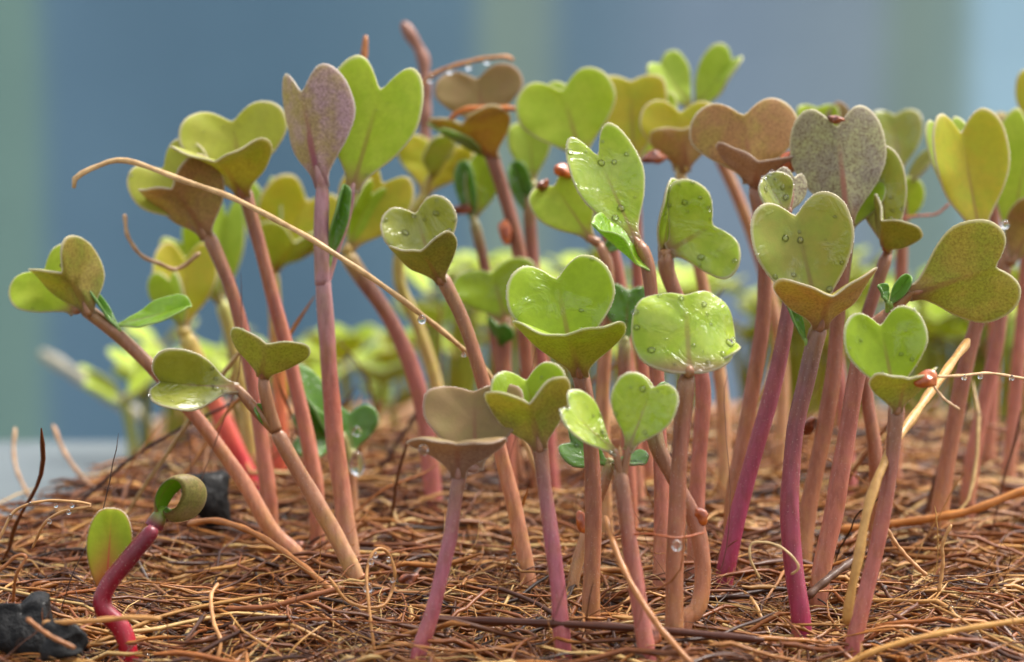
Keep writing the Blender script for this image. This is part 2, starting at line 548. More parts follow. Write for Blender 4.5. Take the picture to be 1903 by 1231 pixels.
FR, BK = (-90, 90, -30, 40), (-98, 98, 35, 148)
cf1, rf1 = coir('coir_fibres', 'tangle of wet orange brown coir fibres covering the growing mat', 4000, 14, (6, 52), (0.07, 0.36), -0.9, 3.2, 0.16, 0.0, FR)
cf2, rf2 = coir('coir_fibres', 'coir fibres matted on the back of the growing mat', 4300, 10, (10, 42), (0.12, 0.36), -0.6, 4.4, 0.14, 0.03, BK)
cf3, rf3 = coir('fine_coir_hairs', 'fine pale curling coir hairs over the mat', 4200, 12, (3, 16), (0.03, 0.09), 0.0, 3.6, 0.30, 0.10, (-90, 90, -30, 90), 3, 6.0, 1.2)

coir('thin_coir_fibres', 'thin wiry coir fibres threaded through the front of the mat', 2400, 14, (8, 40), (0.035, 0.11), -0.2, 3.4, 0.20, 0.02, FR, 3, 5.0, 0.9)


def crumbs(n):
    import bmesh
    bm = bmesh.new(); bmesh.ops.create_icosphere(bm, subdivisions=1, radius=1)
    iv = np.array([x.co[:] for x in bm.verts]); fi = np.array([[q.index for q in p.verts] for p in bm.faces]); bm.free()
    x = rng.uniform(-90, 90, n); y = rng.uniform(-30, 120, n)
    ok = edge_dist(x, y) > 2; x, y = x[ok], y[ok]; n = len(x)
    z = soil_z(x, y) + rng.uniform(-0.2, 2.0, n)
    sz = rng.uniform(0.25, 0.95, (n, 1, 1)) * rng.uniform(0.5, 1.4, (n, 1, 3))
    V = iv[None] * sz * rng.uniform(0.65, 1.25, (n, len(iv), 1)) + np.stack([x, y, z], -1)[:, None]
    Q = (np.arange(n)[:, None, None] * len(iv) + fi[None]).reshape(-1, 3)
    cc_ = FC[rng.choice([3, 4, 6, 6, 4], n)] * rng.uniform(0.4, 1.0, (n, 1))
    vc = np.repeat(np.c_[cc_, np.ones(n)], len(iv), 0)
    tag(link_mesh('peat_crumbs', V.reshape(-1, 3), Q, FIBRE, smooth=False, attrs={'Col': ('FLOAT_COLOR', vc)}), 'dark crumbs of peat lodged among the coir', 'peat', kind='stuff')


crumbs(2600)

# ------------------------------------------------------------------ leaves
_half = np.array([(0.145, -0.03), (0.155, 0.04), (0.20, 0.11), (0.36, 0.22), (0.72, 0.43), (0.985, 0.68), (0.97, 0.95), (0.82, 1.12),
                  (0.60, 1.205), (0.40, 1.195), (0.20, 1.11), (0.06, 1.02), (0.0, 1.0)])
_square = np.array([(0.16, -0.02), (0.32, 0.0), (0.58, 0.07), (0.82, 0.19), (0.97, 0.38), (1.0, 0.60), (0.93, 0.83), (0.76, 0.99), (0.52, 1.07), (0.28, 1.04), (0.1, 1.0), (0.0, 0.985)])
_oval = np.array([(0.16, -0.01), (0.22, 0.05), (0.45, 0.16), (0.78, 0.34), (1.0, 0.58), (0.93, 0.80), (0.66, 0.95), (0.33, 1.01), (0.0, 1.02)])


def outline(kind, n_half, notch):
    h = {'heart': _half, 'oval': _oval, 'square': _square}[kind].copy()
    if kind == 'heart':
        k = h[:, 1] > 1.0
        h[k, 1] = 1 + (h[k, 1] - 1) * notch
    c = spline(np.c_[h, np.zeros(len(h))], n_half)[:, :2]
    left = c[::-1][1:].copy(); left[:, 0] *= -1
    return np.vstack([c, left])                    # from base right, round the tip, to base left


def leaf_mesh(b, t, w, n, fold=(8, 8), bend=12, cup=18, tip=0, kind='heart', notch=1.0, thick=0.42, rip=0.05, seed=0, nh=30, base_w=1.0, ridge=0.0):
    """a lamina from b (leaf base) to t (notch); n is the way the upper face looks"""
    b, t = np.asarray(b, float), np.asarray(t, float)
    chord = np.linalg.norm(t - b); Ld = (t - b) / chord
    Nd = unit(n - Ld * np.dot(n, Ld)); Bd = np.cross(Ld, Nd)
    o = outline(kind, nh, notch); o[:, 0] = np.where(o[:, 1] < 0.2, o[:, 0] * base_w, o[:, 0])
    c0 = np.array([0, 0.60])
    rr = np.array([0.22, 0.42, 0.6, 0.74, 0.85, 0.92, 0.965, 0.99, 1.0])
    pts = [c0[None]] + [c0 + r * (o - c0) for r in rr]
    m = len(o)
    xy = np.vstack(pts); rad = np.r_[0, np.repeat(rr, m)]
    ang = np.r_[0, np.tile(np.linspace(0, 2 * math.pi, m), len(rr))]
    # midrib arc
    ys = np.linspace(-0.05, 1.5, 160); be = math.radians(bend); te = math.radians(tip)
    al = be * (ys - 0.5) + te * np.clip(ys - 0.55, 0, None) / 0.45
    dl, dn = np.cos(al), np.sin(al); h = ys[1] - ys[0]
    l = np.cumsum(dl) * h; nn = np.cumsum(dn) * h
    l -= np.interp(0, ys, l); nn -= np.interp(0, ys, nn)
    l1, n1 = np.interp(1, ys, l), np.interp(1, ys, nn)
    a0 = math.atan2(n1, l1); sc_ = chord / math.hypot(l1, n1)
    lr = (l * math.cos(a0) + nn * math.sin(a0)) * sc_; nr = (-l * math.sin(a0) + nn * math.cos(a0)) * sc_
    al = al - a0
    y = xy[:, 1]; x = xy[:, 0] * w
    Lp, Np, A = np.interp(y, ys, lr), np.interp(y, ys, nr), np.interp(y, ys, al)
    fo = np.where(x >= 0, math.radians(fold[1]), math.radians(fold[0]))
    fo = fo * np.clip(0.35 + y, 0, 1)
    cu = math.radians(cup) / w
    ax = np.abs(x)
    if abs(cu) < 1e-5:
        la, upv = ax * np.cos(fo), ax * np.sin(fo)
    else:
        la = (np.sin(fo + cu * ax) - np.sin(fo)) / cu; upv = (np.cos(fo) - np.cos(fo + cu * ax)) / cu
    r_ = np.random.default_rng(seed)
    p1, p2, p3 = r_.uniform(0, 6.28, 3)
    upv = upv + rip * w * rad ** 2.5 * (np.sin(3 * ang + p1) * 0.5 + np.sin(5 * ang + p2) * 0.33 + 0.2 * np.sin(8 * ang + p3)) * np.clip(y * 2.5, 0, 1)
    Nloc = np.cos(A)[:, None] * Nd - np.sin(A)[:, None] * Ld
    mid = b + Lp[:, None] * Ld + Np[:, None] * Nd + (np.sign(x) * la)[:, None] * Bd + upv[:, None] * Nloc
    aa = fo + cu * ax
    Nv = np.cos(aa)[:, None] * Nloc - (np.sign(x) * np.sin(aa))[:, None] * Bd
    th = thick * 0.5 * np.sqrt(np.clip(1 - rad ** 14, 0, 1)) * (0.85 + 0.25 * rad)
    ridge_ = ridge * np.exp(-(xy[:, 0] / (0.13 + 0.14 * np.clip(y, 0, 1))) ** 2) * np.clip(1 - y / 0.8, 0, 1) ** 1.2 * (1 - rad ** 10 * np.clip((y - 0.04) / 0.18, 0, 1))
    top = mid + Nv * th[:, None]; bot = mid - Nv * (th + ridge_)[:, None]
    nv = len(xy); inner = nv - m                 # the rim ring is shared
    verts = np.vstack([top, bot[:inner]])
    side = np.r_[np.zeros(inner), np.full(m, 0.5), np.ones(inner)]
    luv = np.c_[xy[:, 0], y, rad]; luv = np.vstack([luv, luv[:inner]])
    F_ = []
    ring = lambda k: 1 + k * m
    for s in (0, 1):
        def ix(i):
            return i if s == 0 or i >= inner else nv + i
        for j in range(m):
            k2 = (j + 1) % m
            tri = (ix(0), ix(ring(0) + j), ix(ring(0) + k2))
            F_.append(tri if s == 0 else tri[::-1])
            for q in range(len(rr) - 1):
                quad = (ix(ring(q) + j), ix(ring(q + 1) + j), ix(ring(q + 1) + k2), ix(ring(q) + k2))
                F_.append(quad if s == 0 else quad[::-1])
    def midrib(yy):
        return b + np.interp(yy, ys, lr) * Ld + np.interp(yy, ys, nr) * Nd, math.cos(np.interp(yy, ys, al)) * Nd - math.sin(np.interp(yy, ys, al)) * Ld
    return verts, F_, {'side': ('FLOAT', side), 'luv': ('FLOAT_VECTOR', luv)}, midrib


def hairs(p, d, length, rad, r_):
    """fine three-sided hairs standing at points p along directions d"""
    n = len(p)
    d = d + r_.normal(0, 0.35, d.shape); d /= np.linalg.norm(d, axis=1, keepdims=True) + 1e-9
    a = np.cross(d, np.array([0.31, 0.52, 0.8])); a /= np.linalg.norm(a, axis=1, keepdims=True) + 1e-9
    b = np.cross(d, a)
    ln = length * r_.uniform(0.4, 1.2, n)[:, None]
    V = np.stack([p + rad * a, p + rad * (-0.5 * a + 0.87 * b), p + rad * (-0.5 * a - 0.87 * b), p + d * ln], 1).reshape(-1, 3)
    k = np.arange(n)[:, None] * 4
    F_ = np.concatenate([k + np.array([0, 1, 3]), k + np.array([1, 2, 3]), k + np.array([2, 0, 3])], 0)
    return V, F_


import bmesh
bm = bmesh.new(); bmesh.ops.create_icosphere(bm, subdivisions=2, radius=1)
ICO_V = np.array([x.co[:] for x in bm.verts]); ICO_F = np.array([[q.index for q in p.verts] for p in bm.faces]); bm.free()


def beads(lo, n, rlo, rhi, seed, parent):
    """small flattened water beads lying on a leaf's upper face"""
    r_ = np.random.default_rng(seed)
    me = lo.data; o0 = np.array(lo['_o'])
    idx_ = r_.integers(1 + 59 * 1, 1 + 59 * 7, n)
    w = r_.normal(0, 0.12, (n, 3))
    c = np.array([me.vertices[int(i)].co[:] for i in idx_]) / S + o0
    nn = np.array([me.vertices[int(i)].normal[:] for i in idx_])
    w -= nn * (w * nn).sum(1)[:, None]; c = c + w
    R = rlo + (rhi - rlo) * r_.random(n) ** 2.2
    a = np.cross(nn, (0.3, 0.5, 0.8)); a /= np.linalg.norm(a, axis=1, keepdims=True); b = np.cross(nn, a)
    I = ICO_V[None] * R[:, None, None]
    el = r_.uniform(0.9, 1.5, n)[:, None, None]
    V = c[:, None] + I[..., :1] * el * a[:, None] + I[..., 1:2] * b[:, None] + 0.5 * I[..., 2:3] * nn[:, None] + 0.12 * R[:, None, None] * nn[:, None]
    Q = (np.arange(n)[:, None, None] * len(ICO_V) + ICO_F[None]).reshape(-1, 3)
    tag(link_mesh('dew', V.reshape(-1, 3), Q, FILM, parent), kind='stuff')


def lf(b, t, w, n, fold=(8, 8), bend=14, cup=16, mat='lime', tip=0, kind='heart', notch=1.0, pet=None, name='cotyledon', rip=0.06, thick=0.42, label=None, pr=None):
    return dict(b=b, t=t, w=w, n=n, fold=fold, bend=bend, cup=cup, mat=mat, tip=tip, kind=kind, notch=notch, pet=pet, name=name, rip=rip, thick=thick, label=label, pr=pr)


def true_leaf(b, t, w, n, mat='deep', **k):
    k.setdefault('fold', (30, 30)); k.setdefault('rip', 0.16)
    return lf(b, t, w, n, mat=mat, kind='oval', name='true_leaf', thick=0.3, **k)


SC = {   # stem skins from the soil to the top
    'tan': [(214, 172, 128), (206, 158, 116), (190, 136, 100), (168, 116, 82)],
    'brown': [(200, 150, 108), (178, 118, 84), (158, 98, 72), (142, 88, 66)],
    'pink': [(206, 146, 120), (196, 124, 102), (178, 106, 88), (150, 96, 72)],
    'rose': [(198, 110, 116), (194, 120, 110), (174, 104, 90), (142, 92, 70)],
    'magenta': [(178, 52, 96), (166, 66, 98), (150, 74, 84), (124, 82, 78)],
    'mauve': [(212, 172, 140), (198, 136, 110), (180, 102, 82), (166, 122, 124)],
    'red': [(214, 40, 56), (222, 58, 66), (226, 110, 84), (206, 180, 84)],
    'coral': [(232, 110, 96), (232, 118, 90), (214, 140, 76), (190, 170, 70)],
    'peach': [(222, 162, 128), (212, 146, 108), (176, 112, 82), (150, 106, 74)],
    'lilac': [(196, 96, 100), (188, 104, 116), (176, 104, 120), (150, 104, 92)],
    'crimson': [(190, 30, 60), (176, 16, 46), (140, 14, 44), (112, 24, 42)],
    'straw': [(206, 180, 120), (200, 176, 104), (190, 170, 90), (176, 166, 80)],
}
for k_ in SC: SC[k_] = [tuple(int(c * f) for c, f in zip(x, (0.95, 0.92, 0.90))) for x in SC[k_]]
seedlings = []
NECK = {'purple': (166, 122, 128), 'mauve': (158, 118, 104), 'pale': (190, 190, 110), 'yellow': (180, 160, 80), 'deep': (140, 150, 84), 'sprout': (120, 20, 44)}
MRIM = 1 + 8 * 59          # first vertex of a leaf's rim ring
FUZZ = simple_mat('fuzz', (226, 216, 196), (238, 230, 214), 100, 0.5, 0.0001, 0.0)
SEED_GROUP = 'seedlings growing from the coir mat'


def seedling(label, path, r, skin, leaves=(), base_y=None, depth=None):
    """path: (px, py[, depth offset]) from the soil up; widths in picture units at the plant's own distance"""
    path = [tuple(p) + (0,) * (3 - len(p)) for p in path]
    d0 = depth or ground_depth(base_y or path[0][1])
    k = d0 / F
    W = lambda p: P(p[0], p[1], d0 + (p[2] if len(p) > 2 else 0) * k)
    pts = [W(p) for p in path]
    base = pts[0]
    gz = float(soil_z(np.array(base[0]), np.array(base[1])))
    root = empty('seedling', (base[0], base[1], gz))
    tag(root, label, 'seedling', SEED_GROUP)
    below = base + unit(base - pts[1]) * 0.3; below[2] = min(gz, base[2]) - 2.5
    full = [below] + pts
    n = max(14, min(44, int(6 * len(full))))
    c = spline(full, n)
    fr = np.linspace(0, 1, n)
    near_top = any(math.hypot(L['b'][0] - path[-1][0], L['b'][1] - path[-1][1]) < 14 and not L['pet'] for L in leaves)
    rad = r * k * np.interp(fr, [0, 0.80, 0.93, 0.985, 1], [1.04, 0.84, 0.90, 0.94, 0.6] if near_top else [1.04, 0.86, 0.82, 0.76, 0.5]) * (1 + 0.035 * np.sin(fr * 17 + r))
    v, f, t = tube(c, rad, 14, wob=0.03)
    cols = np.array([lin(x)[:3] for x in SC[skin]])
    neck = np.array(lin(NECK.get(leaves[0]['mat'] if leaves else '', (150, 108, 72)))[:3])
    cols = np.vstack([cols, 0.35 * cols[-1] + 0.65 * neck])
    vc = np.stack([np.interp(t, [0.03, 0.32, 0.62, 0.88, 1.0], cols[:, i]) for i in range(3)] + [np.ones(len(t))], 1)
    stem_o = link_mesh('stem', v, f, STEM, root, attrs={'Col': ('FLOAT_COLOR', vc)})
    if d0 < 372:
        r_ = np.random.default_rng(len(seedlings) + 500)
        nh = 520; ii = r_.uniform(1, n - 1.01, nh); i0 = ii.astype(int); w_ = (ii - i0)[:, None]; jj = r_.integers(0, 14, nh)
        vv = v.reshape(n, 14, 3)
        hp = vv[i0, jj] * (1 - w_) + vv[np.minimum(i0 + 1, n - 1), jj] * w_
        hd = hp - (c[i0] * (1 - w_) + c[np.minimum(i0 + 1, n - 1)] * w_); hd /= np.linalg.norm(hd, axis=1, keepdims=True)
        hv, hf = hairs(hp - hd * 0.01, hd, 0.22, 0.014, r_)
        tag(link_mesh('fuzz', hv, hf, FUZZ, stem_o), kind='stuff')
    topc = lin(SC[skin][-1])[:3]
    for i, L in enumerate(leaves):
        b, tt = W(L['b']), W(L['t'])
        if L['name'] == 'cotyledon' and L['n'][2] < -0.3 and L['t'][2] <= -40 and not L['pet']:
            b = b - unit(pts[-1] - pts[-2]) * 1.3 - camdir((0, 0, 1)) * -0.35 * r * k     # leaves the stem upright, then turns out
            L['bend'] -= 62
        verts, fs, at, midrib = leaf_mesh(b, tt, L['w'] * k, camdir(L['n']), L['fold'], L['bend'], L['cup'], L['tip'], L['kind'],
                                          L['notch'], L['thick'] * (d0 / 320), L['rip'], seed=len(seedlings) * 7 + i,
                                          ridge=(1.0 if L['name'] == 'cotyledon' else 0.2) * (L['pr'] or r * 0.66) * k)
        lo = link_mesh(L['name'], verts, fs, LM[L['mat']], root, attrs=at)
        if d0 < 372 and L['name'] == 'cotyledon':
            r_ = np.random.default_rng(len(seedlings) * 9 + i)
            rim = verts[MRIM:MRIM + 59]; cen = verts[0]
            nh = 420; q = r_.uniform(0, 57.99, nh); i0 = q.astype(int); w_ = (q - i0)[:, None]
            hp = rim[i0] * (1 - w_) + rim[i0 + 1] * w_
            inn = verts[MRIM - 59:MRIM]; hd = hp - (inn[i0] * (1 - w_) + inn[i0 + 1] * w_)
            hd /= np.linalg.norm(hd, axis=1, keepdims=True) + 1e-9
            hv, hf = hairs(hp - hd * 0.03, hd, 0.15, 0.03, r_)
            tag(link_mesh('fuzz', hv, hf, FUZZ, lo), kind='stuff')
            if 'wet' in L['mat']: beads(lo, 20, 0.06, 0.40, len(seedlings) * 5 + i, lo)
            elif L['mat'] in ('grass', 'deep', 'lime', 'grey', 'olive'): beads(lo, 9, 0.05, 0.24, len(seedlings) * 5 + i, lo)
        if L['label']: lo['label'] = L['label']
        pp = [W(p) for p in (L['pet'] or [path[-1]])]
        if np.linalg.norm(pp[-1] - b) > 0.4: pp.append(b)
        pr = (L['pr'] or r * (0.66 if L['name'] == 'cotyledon' else 0.3)) * k
        if len(pp) == 1:
            pp = [pp[0] - unit(midrib(0.2)[0] - pp[0]) * 0.8 * pr] + pp
        m0 = len(pp)
        for yy, dr in ((0.08, 0.6), (0.18, 0.5), (0.34, 0.2)):
            q, nl = midrib(yy); pp.append(q - nl * pr * dr * 0.7)
        cc = spline(pp, 22)
        ff = np.linspace(0, 1, 22)
        fm = 1 - 0.48 * chordfrac(pp, m0)
        rr = pr * np.interp(ff, [0, fm * 0.8, fm, 1], [1.0, 0.92, 0.75, 0.10])
        v, f, t = tube(cc, rr, 10)
        g = np.r_[cols[-1], 1.0]
        vc = np.tile(g, (len(v), 1))
        if L['name'] == 'true_leaf': vc = np.tile(np.array(lin((128, 160, 70))), (len(v), 1))
        link_mesh('petiole', v, f, STEM, lo, attrs={'Col': ('FLOAT_COLOR', vc)})
    seedlings.append((root, d0))
    return root


def chordfrac(pp, m0):
    s = np.r_[0, np.cumsum(np.linalg.norm(np.diff(np.array(pp), axis=0), axis=1))]
    return (s[-1] - s[m0 - 1]) / s[-1] / 0.48 if s[-1] > 0 else 1.0


UPB = (0, 0.82, -0.57)       # a leaf held towards us, its upper face to the sky and its underside in view

# ---- the left end of the row
seedling('leaning seedling at the end of the row, lime heart leaf and tiny glossy leaf',
         [(560, 1045), (505, 985), (445, 885), (372, 785), (300, 702), (225, 628), (150, 568)], 15, 'peach', [
    lf((140, 578, 12), (80, 504, 34), 86, (-0.1, 0.35, 0.92), (6, 6), 10, 14, 'lime'),
    lf((150, 570, -6), (114, 508, -62), 84, (0.35, 0.3, -0.9), (62, 14), 10, 10, 'olive'),
    true_leaf((222, 604, -4), (352, 566, -30), 34, (0.1, 0.72, 0.68), 'gloss', fold=(14, 14), pet=[(205, 610)]),
    true_leaf((222, 612, -8), (162, 535, -10), 15, (0.6, 0.5, 0.6), 'deep', fold=(40, 40), pet=[(222, 622)]),
])
seedling('seedling with brown-backed folded leaf beside pale hooked fibre', [(502, 945), (492, 860), (466, 690), (432, 545), (385, 432)], 15, 'pink', [
    lf((378, 424, 4), (318, 352, -50), 92, (0.30, 0.50, -0.80), (34, 12), 16, 14, 'brown', notch=0.7),
    lf((375, 412, 18), (302, 312, 60), 84, (-0.15, 0.4, 0.9), (8, 8), 12, 14, 'olive'),
], depth=352)
seedling('seedling on a vivid red stem with soft yellow leaf', [(486, 938), (444, 850), (396, 742), (345, 622)], 19, 'red', [
    lf((342, 612, 0), (345, 480, 40), 66, (0.1, 0.3, 0.94), (12, 12), 14, 20, 'yellow'),
    lf((338, 612, -4), (318, 520, -28), 50, (-0.5, 0.4, 0.7), (20, 20), 10, 16, 'pale'),
], depth=392)
seedling('pale yellow seedling behind the red stem', [(470, 890), (455, 760), (432, 640), (412, 560)], 15, 'straw', [
    lf((412, 565, 0), (420, 400, 20), 44, (0.2, 0.25, 0.95), (26, 26), 12, 20, 'pale', pr=10),
    lf((410, 565, -6), (338, 452, -10), 50, (-0.3, 0.4, 0.86), (14, 14), 10, 16, 'lime', pr=8),
], depth=410)
seedling('seedling with broad olive heart leaf touching the purple-backed leaf', [(588, 920), (578, 850), (545, 695), (508, 555), (478, 440), (452, 345)], 15, 'pink', [
    lf((452, 345, 10), (432, 226, 44), 108, (-0.05, 0.38, 0.92), (8, 8), 14, 20, 'olive'),
    lf((448, 345, -4), (398, 300, -122), 100, (0.12, 0.8, -0.55), (10, 16), 14, 16, 'olive'),
], depth=354)
seedling('seedling with coral stem and yellowish leaf behind the tall mauve stem', [(520, 860), (520, 740), (512, 600), (505, 500)], 15, 'coral', [
    lf((508, 500, 0), (572, 372, 20), 86, (0.1, 0.3, 0.94), (12, 12), 14, 20, 'yellow'),
    lf((505, 500, -8), (548, 448, -70), 74, (0.0, 0.9, -0.3), (18, 18), 10, 14, 'lime'),
    lf((500, 500, 8), (492, 362, 40), 44, (-0.4, 0.35, 0.85), (14, 14), 10, 16, 'pale'),
], depth=400)
seedling('tall seedling with upright folded purple-backed leaf and bright lime heart leaf',
         [(650, 1035), (640, 950), (622, 810), (610, 660), (602, 540), (601, 505)], 18, 'mauve', [
    lf((599, 345, -12), (560, 170, -26), 92, (0.18, 0.15, -0.97), (6, 42), 10, 18, 'purple', pet=[(600, 530), (597, 430, -8)], notch=1.15, pr=15, rip=0.03),
    lf((655, 352, 10), (708, 166, 34), 100, (-0.1, 0.2, 0.97), (6, 10), 12, 18, 'lime', pet=[(604, 530), (622, 470, 6), (642, 410, 10)], notch=1.25, pr=9),
    true_leaf((614, 480, -2), (640, 345, -10), 24, (0.5, 0.3, 0.8), 'deep', fold=(45, 45), pet=[(608, 510)]),
], depth=342)
seedling('low forked seedling with glistening olive leaf and small cupped leaf', [(660, 1075), (632, 1012), (595, 945), (550, 868), (512, 800)], 17, 'tan', [
    lf((440, 722, -8), (296, 710, -40), 76, (-0.15, 0.70, 0.70), (2, 74), 8, 8, 'olivewet', pet=[(512, 800), (480, 768, -4), (455, 738, -8)], notch=0.7, pr=11),
    lf((490, 700, -14), (494, 640, -58), 84, (0.28, 0.5, -0.82), (12, 8), 10, 24, 'grass', pet=[(512, 800), (500, 760, -8), (492, 725, -14)], notch=0.8, pr=13),
    true_leaf((500, 795, -4), (476, 752, -8), 15, (0.1, 0.5, 0.85), 'deep', pet=[(510, 800)]),
])
seedling('squat seedling with dripping green leaves behind the mauve stem', [(652, 985), (650, 920), (648, 862)], 17, 'tan', [
    lf((640, 836, -6), (552, 716, -26), 50, (0.35, 0.7, 0.6), (40, 10), 12, 10, 'deep', kind='heart', pet=[(648, 868)]),
    lf((636, 812, -10), (558, 806, -40), 52, (-0.1, 0.3, 0.92), (6, 6), 10, 14, 'deep', pet=[(648, 868)]),
    lf((654, 842, 2), (650, 768, 24), 54, (0.2, 0.4, 0.88), (8, 8), 12, 20, 'deep', pet=[(650, 868)]),
], depth=366)
seedling('seedling on thick arching rosy stem below a dim yellow leaf', [(806, 990), (802, 890), (782, 740), (735, 612), (672, 515), (642, 470)], 17, 'rose', [
    lf((648, 465, 0), (712, 340, 20), 74, (0.1, 0.25, 0.95), (10, 10), 14, 18, 'yellow'),
    lf((645, 462, -6), (690, 360, 10), 40, (0.7, 0.3, 0.6), (14, 14), 14, 18, 'grass'),
], depth=378)
seedling('seedling with slim straw stem and shaded yellow leaf', [(842, 900), (816, 740), (778, 610), (742, 520), (752, 430), (790, 360)], 13, 'straw', [
    lf((790, 360, 0), (815, 275, 30), 78, (0.0, 0.3, 0.95), (8, 8), 12, 16, 'yellow', notch=0.6),
    lf((800, 330, -8), (842, 262, -60), 66, (-0.2, 0.85, 0.2), (10, 10), 10, 12, 'lime'),
], depth=404)
# ---- the middle
seedling('seedling with round water-filled leaf and a small curled front leaf', [(985, 1098), (962, 970), (938, 872), (905, 735), (862, 600), (818, 508)], 15, 'peach', [
    lf((806, 505, 8), (772, 396, 36), 79, (-0.1, 0.4, 0.9), (6, 6), 34, 34, 'olivewet', notch=0.9),
    lf((812, 506, -4), (780, 466, -84), 68, (-0.1, 0.78, -0.6), (6, 14), 24, 26, 'olivewet', notch=0.4),
], base_y=1070)
seedling('mauve-leaved seedling with pink stem leaning out of the mat', [(776, 1226), (800, 1150), (834, 1010), (850, 905), (858, 862)], 15, 'lilac', [
    lf((884, 872, 8), (880, 728, 60), 98, (-0.05, 0.34, 0.94), (6, 6), 18, 16, 'mauve', notch=0.35),
    lf((856, 862, -6), (847, 826, -104), 92, (0.03, 0.86, -0.5), (14, 14), -16, -20, 'mauve', notch=0.7),
], base_y=1212)
seedling('front seedling with lime leaf cupped over an olive saddle-shaped leaf', [(1046, 1222), (1036, 1085), (1016, 935), (1005, 845), (1000, 812)], 16, 'lilac', [
    lf((1002, 812, 8), (978, 706, 40), 82, (-0.05, 0.42, 0.9), (18, 18), 16, 20, 'grass'),
    lf((1000, 812, -4), (984, 752, -72), 92, (-0.1, 0.6, -0.78), (36, 36), 6, -12, 'olive', notch=0.8),
], base_y=1205)
seedling('seedling with large clear green heart leaf above a brown-backed leaf', [(1098, 1140), (1102, 1000), (1102, 900), (1092, 765), (1075, 680)], 17, 'brown', [
    lf((1066, 672, 12), (1034, 518, 48), 106, (0.0, 0.33, 0.94), (6, 6), 16, 18, 'grass'),
    lf((1074, 676, -6), (1050, 624, -118), 108, (0.08, 0.84, -0.52), (4, 10), 8, 16, 'grass', notch=0.35),
], base_y=1150)
seedling('forked seedling with two speckled leaves spread like wings', [(1203, 1226), (1178, 1060), (1160, 935), (1152, 872)], 17, 'rose', [
    lf((1144, 842, -12), (1056, 760, -40), 56, (0.25, 0.72, 0.64), (8, 8), 10, 10, 'limewet', pet=[(1156, 892), (1150, 866, -6)], notch=0.7, pr=8),
    lf((1168, 836, -6), (1212, 720, -14), 70, (-0.2, 0.45, 0.87), (28, 10), 10, 14, 'limewet', pet=[(1156, 892), (1162, 864, -4)], notch=0.7, pr=8),
], base_y=1218)
seedling('small seedling tucked under the winged leaves, dark green drooping leaves', [(1066, 1080), (1092, 985), (1120, 905), (1136, 858)], 12, 'tan', [
    lf((1128, 862, 0), (1060, 822, -10), 42, (-0.1, 0.4, 0.9), (8, 8), 12, 10, 'deep'),
    lf((1140, 858, 0), (1198, 862, -40), 34, (0.1, 0.85, 0.45), (14, 14), -14, 10, 'deep', kind='oval'),
])
seedling('seedling on straight brown stem with wet squarish leaf and dark vein', [(1252, 1200), (1256, 1000), (1266, 810), (1278, 690)], 18, 'brown', [
    lf((1282, 692, -24), (1272, 548, 24), 106, (0.06, 0.36, 0.93), (6, -6), 22, -34, 'limewet', kind='square', tip=-26, rip=0.13),
    lf((1284, 680, 6), (1330, 640, 60), 60, (0.3, 0.9, 0.2), (14, 14), -10, 8, 'lime'),
], base_y=1195)
seedling('bent seedling whose pale stem hooks back into the mat', [(1270, 1160), (1298, 1128), (1306, 1050), (1290, 965), (1252, 890), (1222, 830), (1212, 780)], 17, 'peach', [
    true_leaf((1214, 780, 0), (1238, 712, 0), 22, (0.2, 0.5, 0.8), 'deep', pet=[(1212, 790)]),
    lf((1210, 782, 6), (1170, 720, 30), 40, (-0.2, 0.6, 0.7), (12, 12), 12, 12, 'lime'),
], base_y=1168)
seedling('seedling with upright wet leaf and a glossy fold at its foot', [(1226, 1105), (1230, 950), (1222, 720), (1208, 520), (1196, 472), (1184, 450)], 15, 'pink', [
    lf((1182, 448, 0), (1110, 288, 20), 72, (0.1, 0.35, 0.93), (6, 6), 12, 16, 'limewet', notch=1.3),
    true_leaf((1206, 500, -6), (1100, 416, -60), 52, (-0.1, 0.80, 0.58), 'gloss', fold=(34, 10), pet=[(1206, 520)]),
], depth=328)
seedling('seedling with tall sideways heart leaf beside a narrow folded leaf', [(1290, 1112), (1296, 900), (1306, 720), (1276, 600), (1240, 505), (1240, 470, -6)], 16, 'pink', [
    lf((1244, 466, -8), (1326, 418, -20), 106, (0.1, 0.22, 0.97), (6, 6), 10, 14, 'limewet', notch=1.2, pr=11),
    lf((1230, 470, 0), (1252, 335, 10), 42, (0.5, 0.3, 0.82), (40, 8), 8, 14, 'grass', pet=[(1238, 505)], kind='oval', pr=10),
], depth=336)
seedling('seedling whose green leaf carries two split brown seed coats', [(1126, 1010), (1120, 770), (1126, 610), (1130, 500), (1112, 452)], 14, 'tan', [
    lf((1098, 444, 0), (1030, 345, 16), 66, (-0.15, 0.3, 0.94), (8, 8), 12, 18, 'lime', notch=0.6),
    true_leaf((1120, 470, 0), (1180, 420, 6), 22, (0.4, 0.4, 0.8), 'deep', pet=[(1128, 500)]),
], depth=356)
seedling('seedling with smooth pale lime heart leaf beside the yellow-topped leaf', [(1186, 935), (1170, 720), (1150, 520), (1112, 380), (1085, 296)], 14, 'pink', [
    lf((1082, 296, 0), (1044, 168, 20), 97, (-0.08, 0.2, 0.97), (4, 4), 12, 16, 'lime'),
    lf((1080, 290, 30), (1010, 190, 80), 60, (0.2, 0.3, 0.9), (8, 8), 10, 14, 'pale'),
], depth=376)
seedling('seedling with round yellow-green leaf rising behind the pale heart leaf', [(1212, 940), (1200, 760), (1186, 520), (1178, 320)], 13, 'pink', [
    lf((1178, 310, 0), (1172, 150, 20), 68, (0.0, 0.2, 0.97), (4, 4), 12, 16, 'yellow', notch=0.3),
    lf((1180, 310, 8), (1215, 190, 40), 50, (0.2, 0.3, 0.9), (8, 8), 12, 16, 'lime'),
], depth=388)
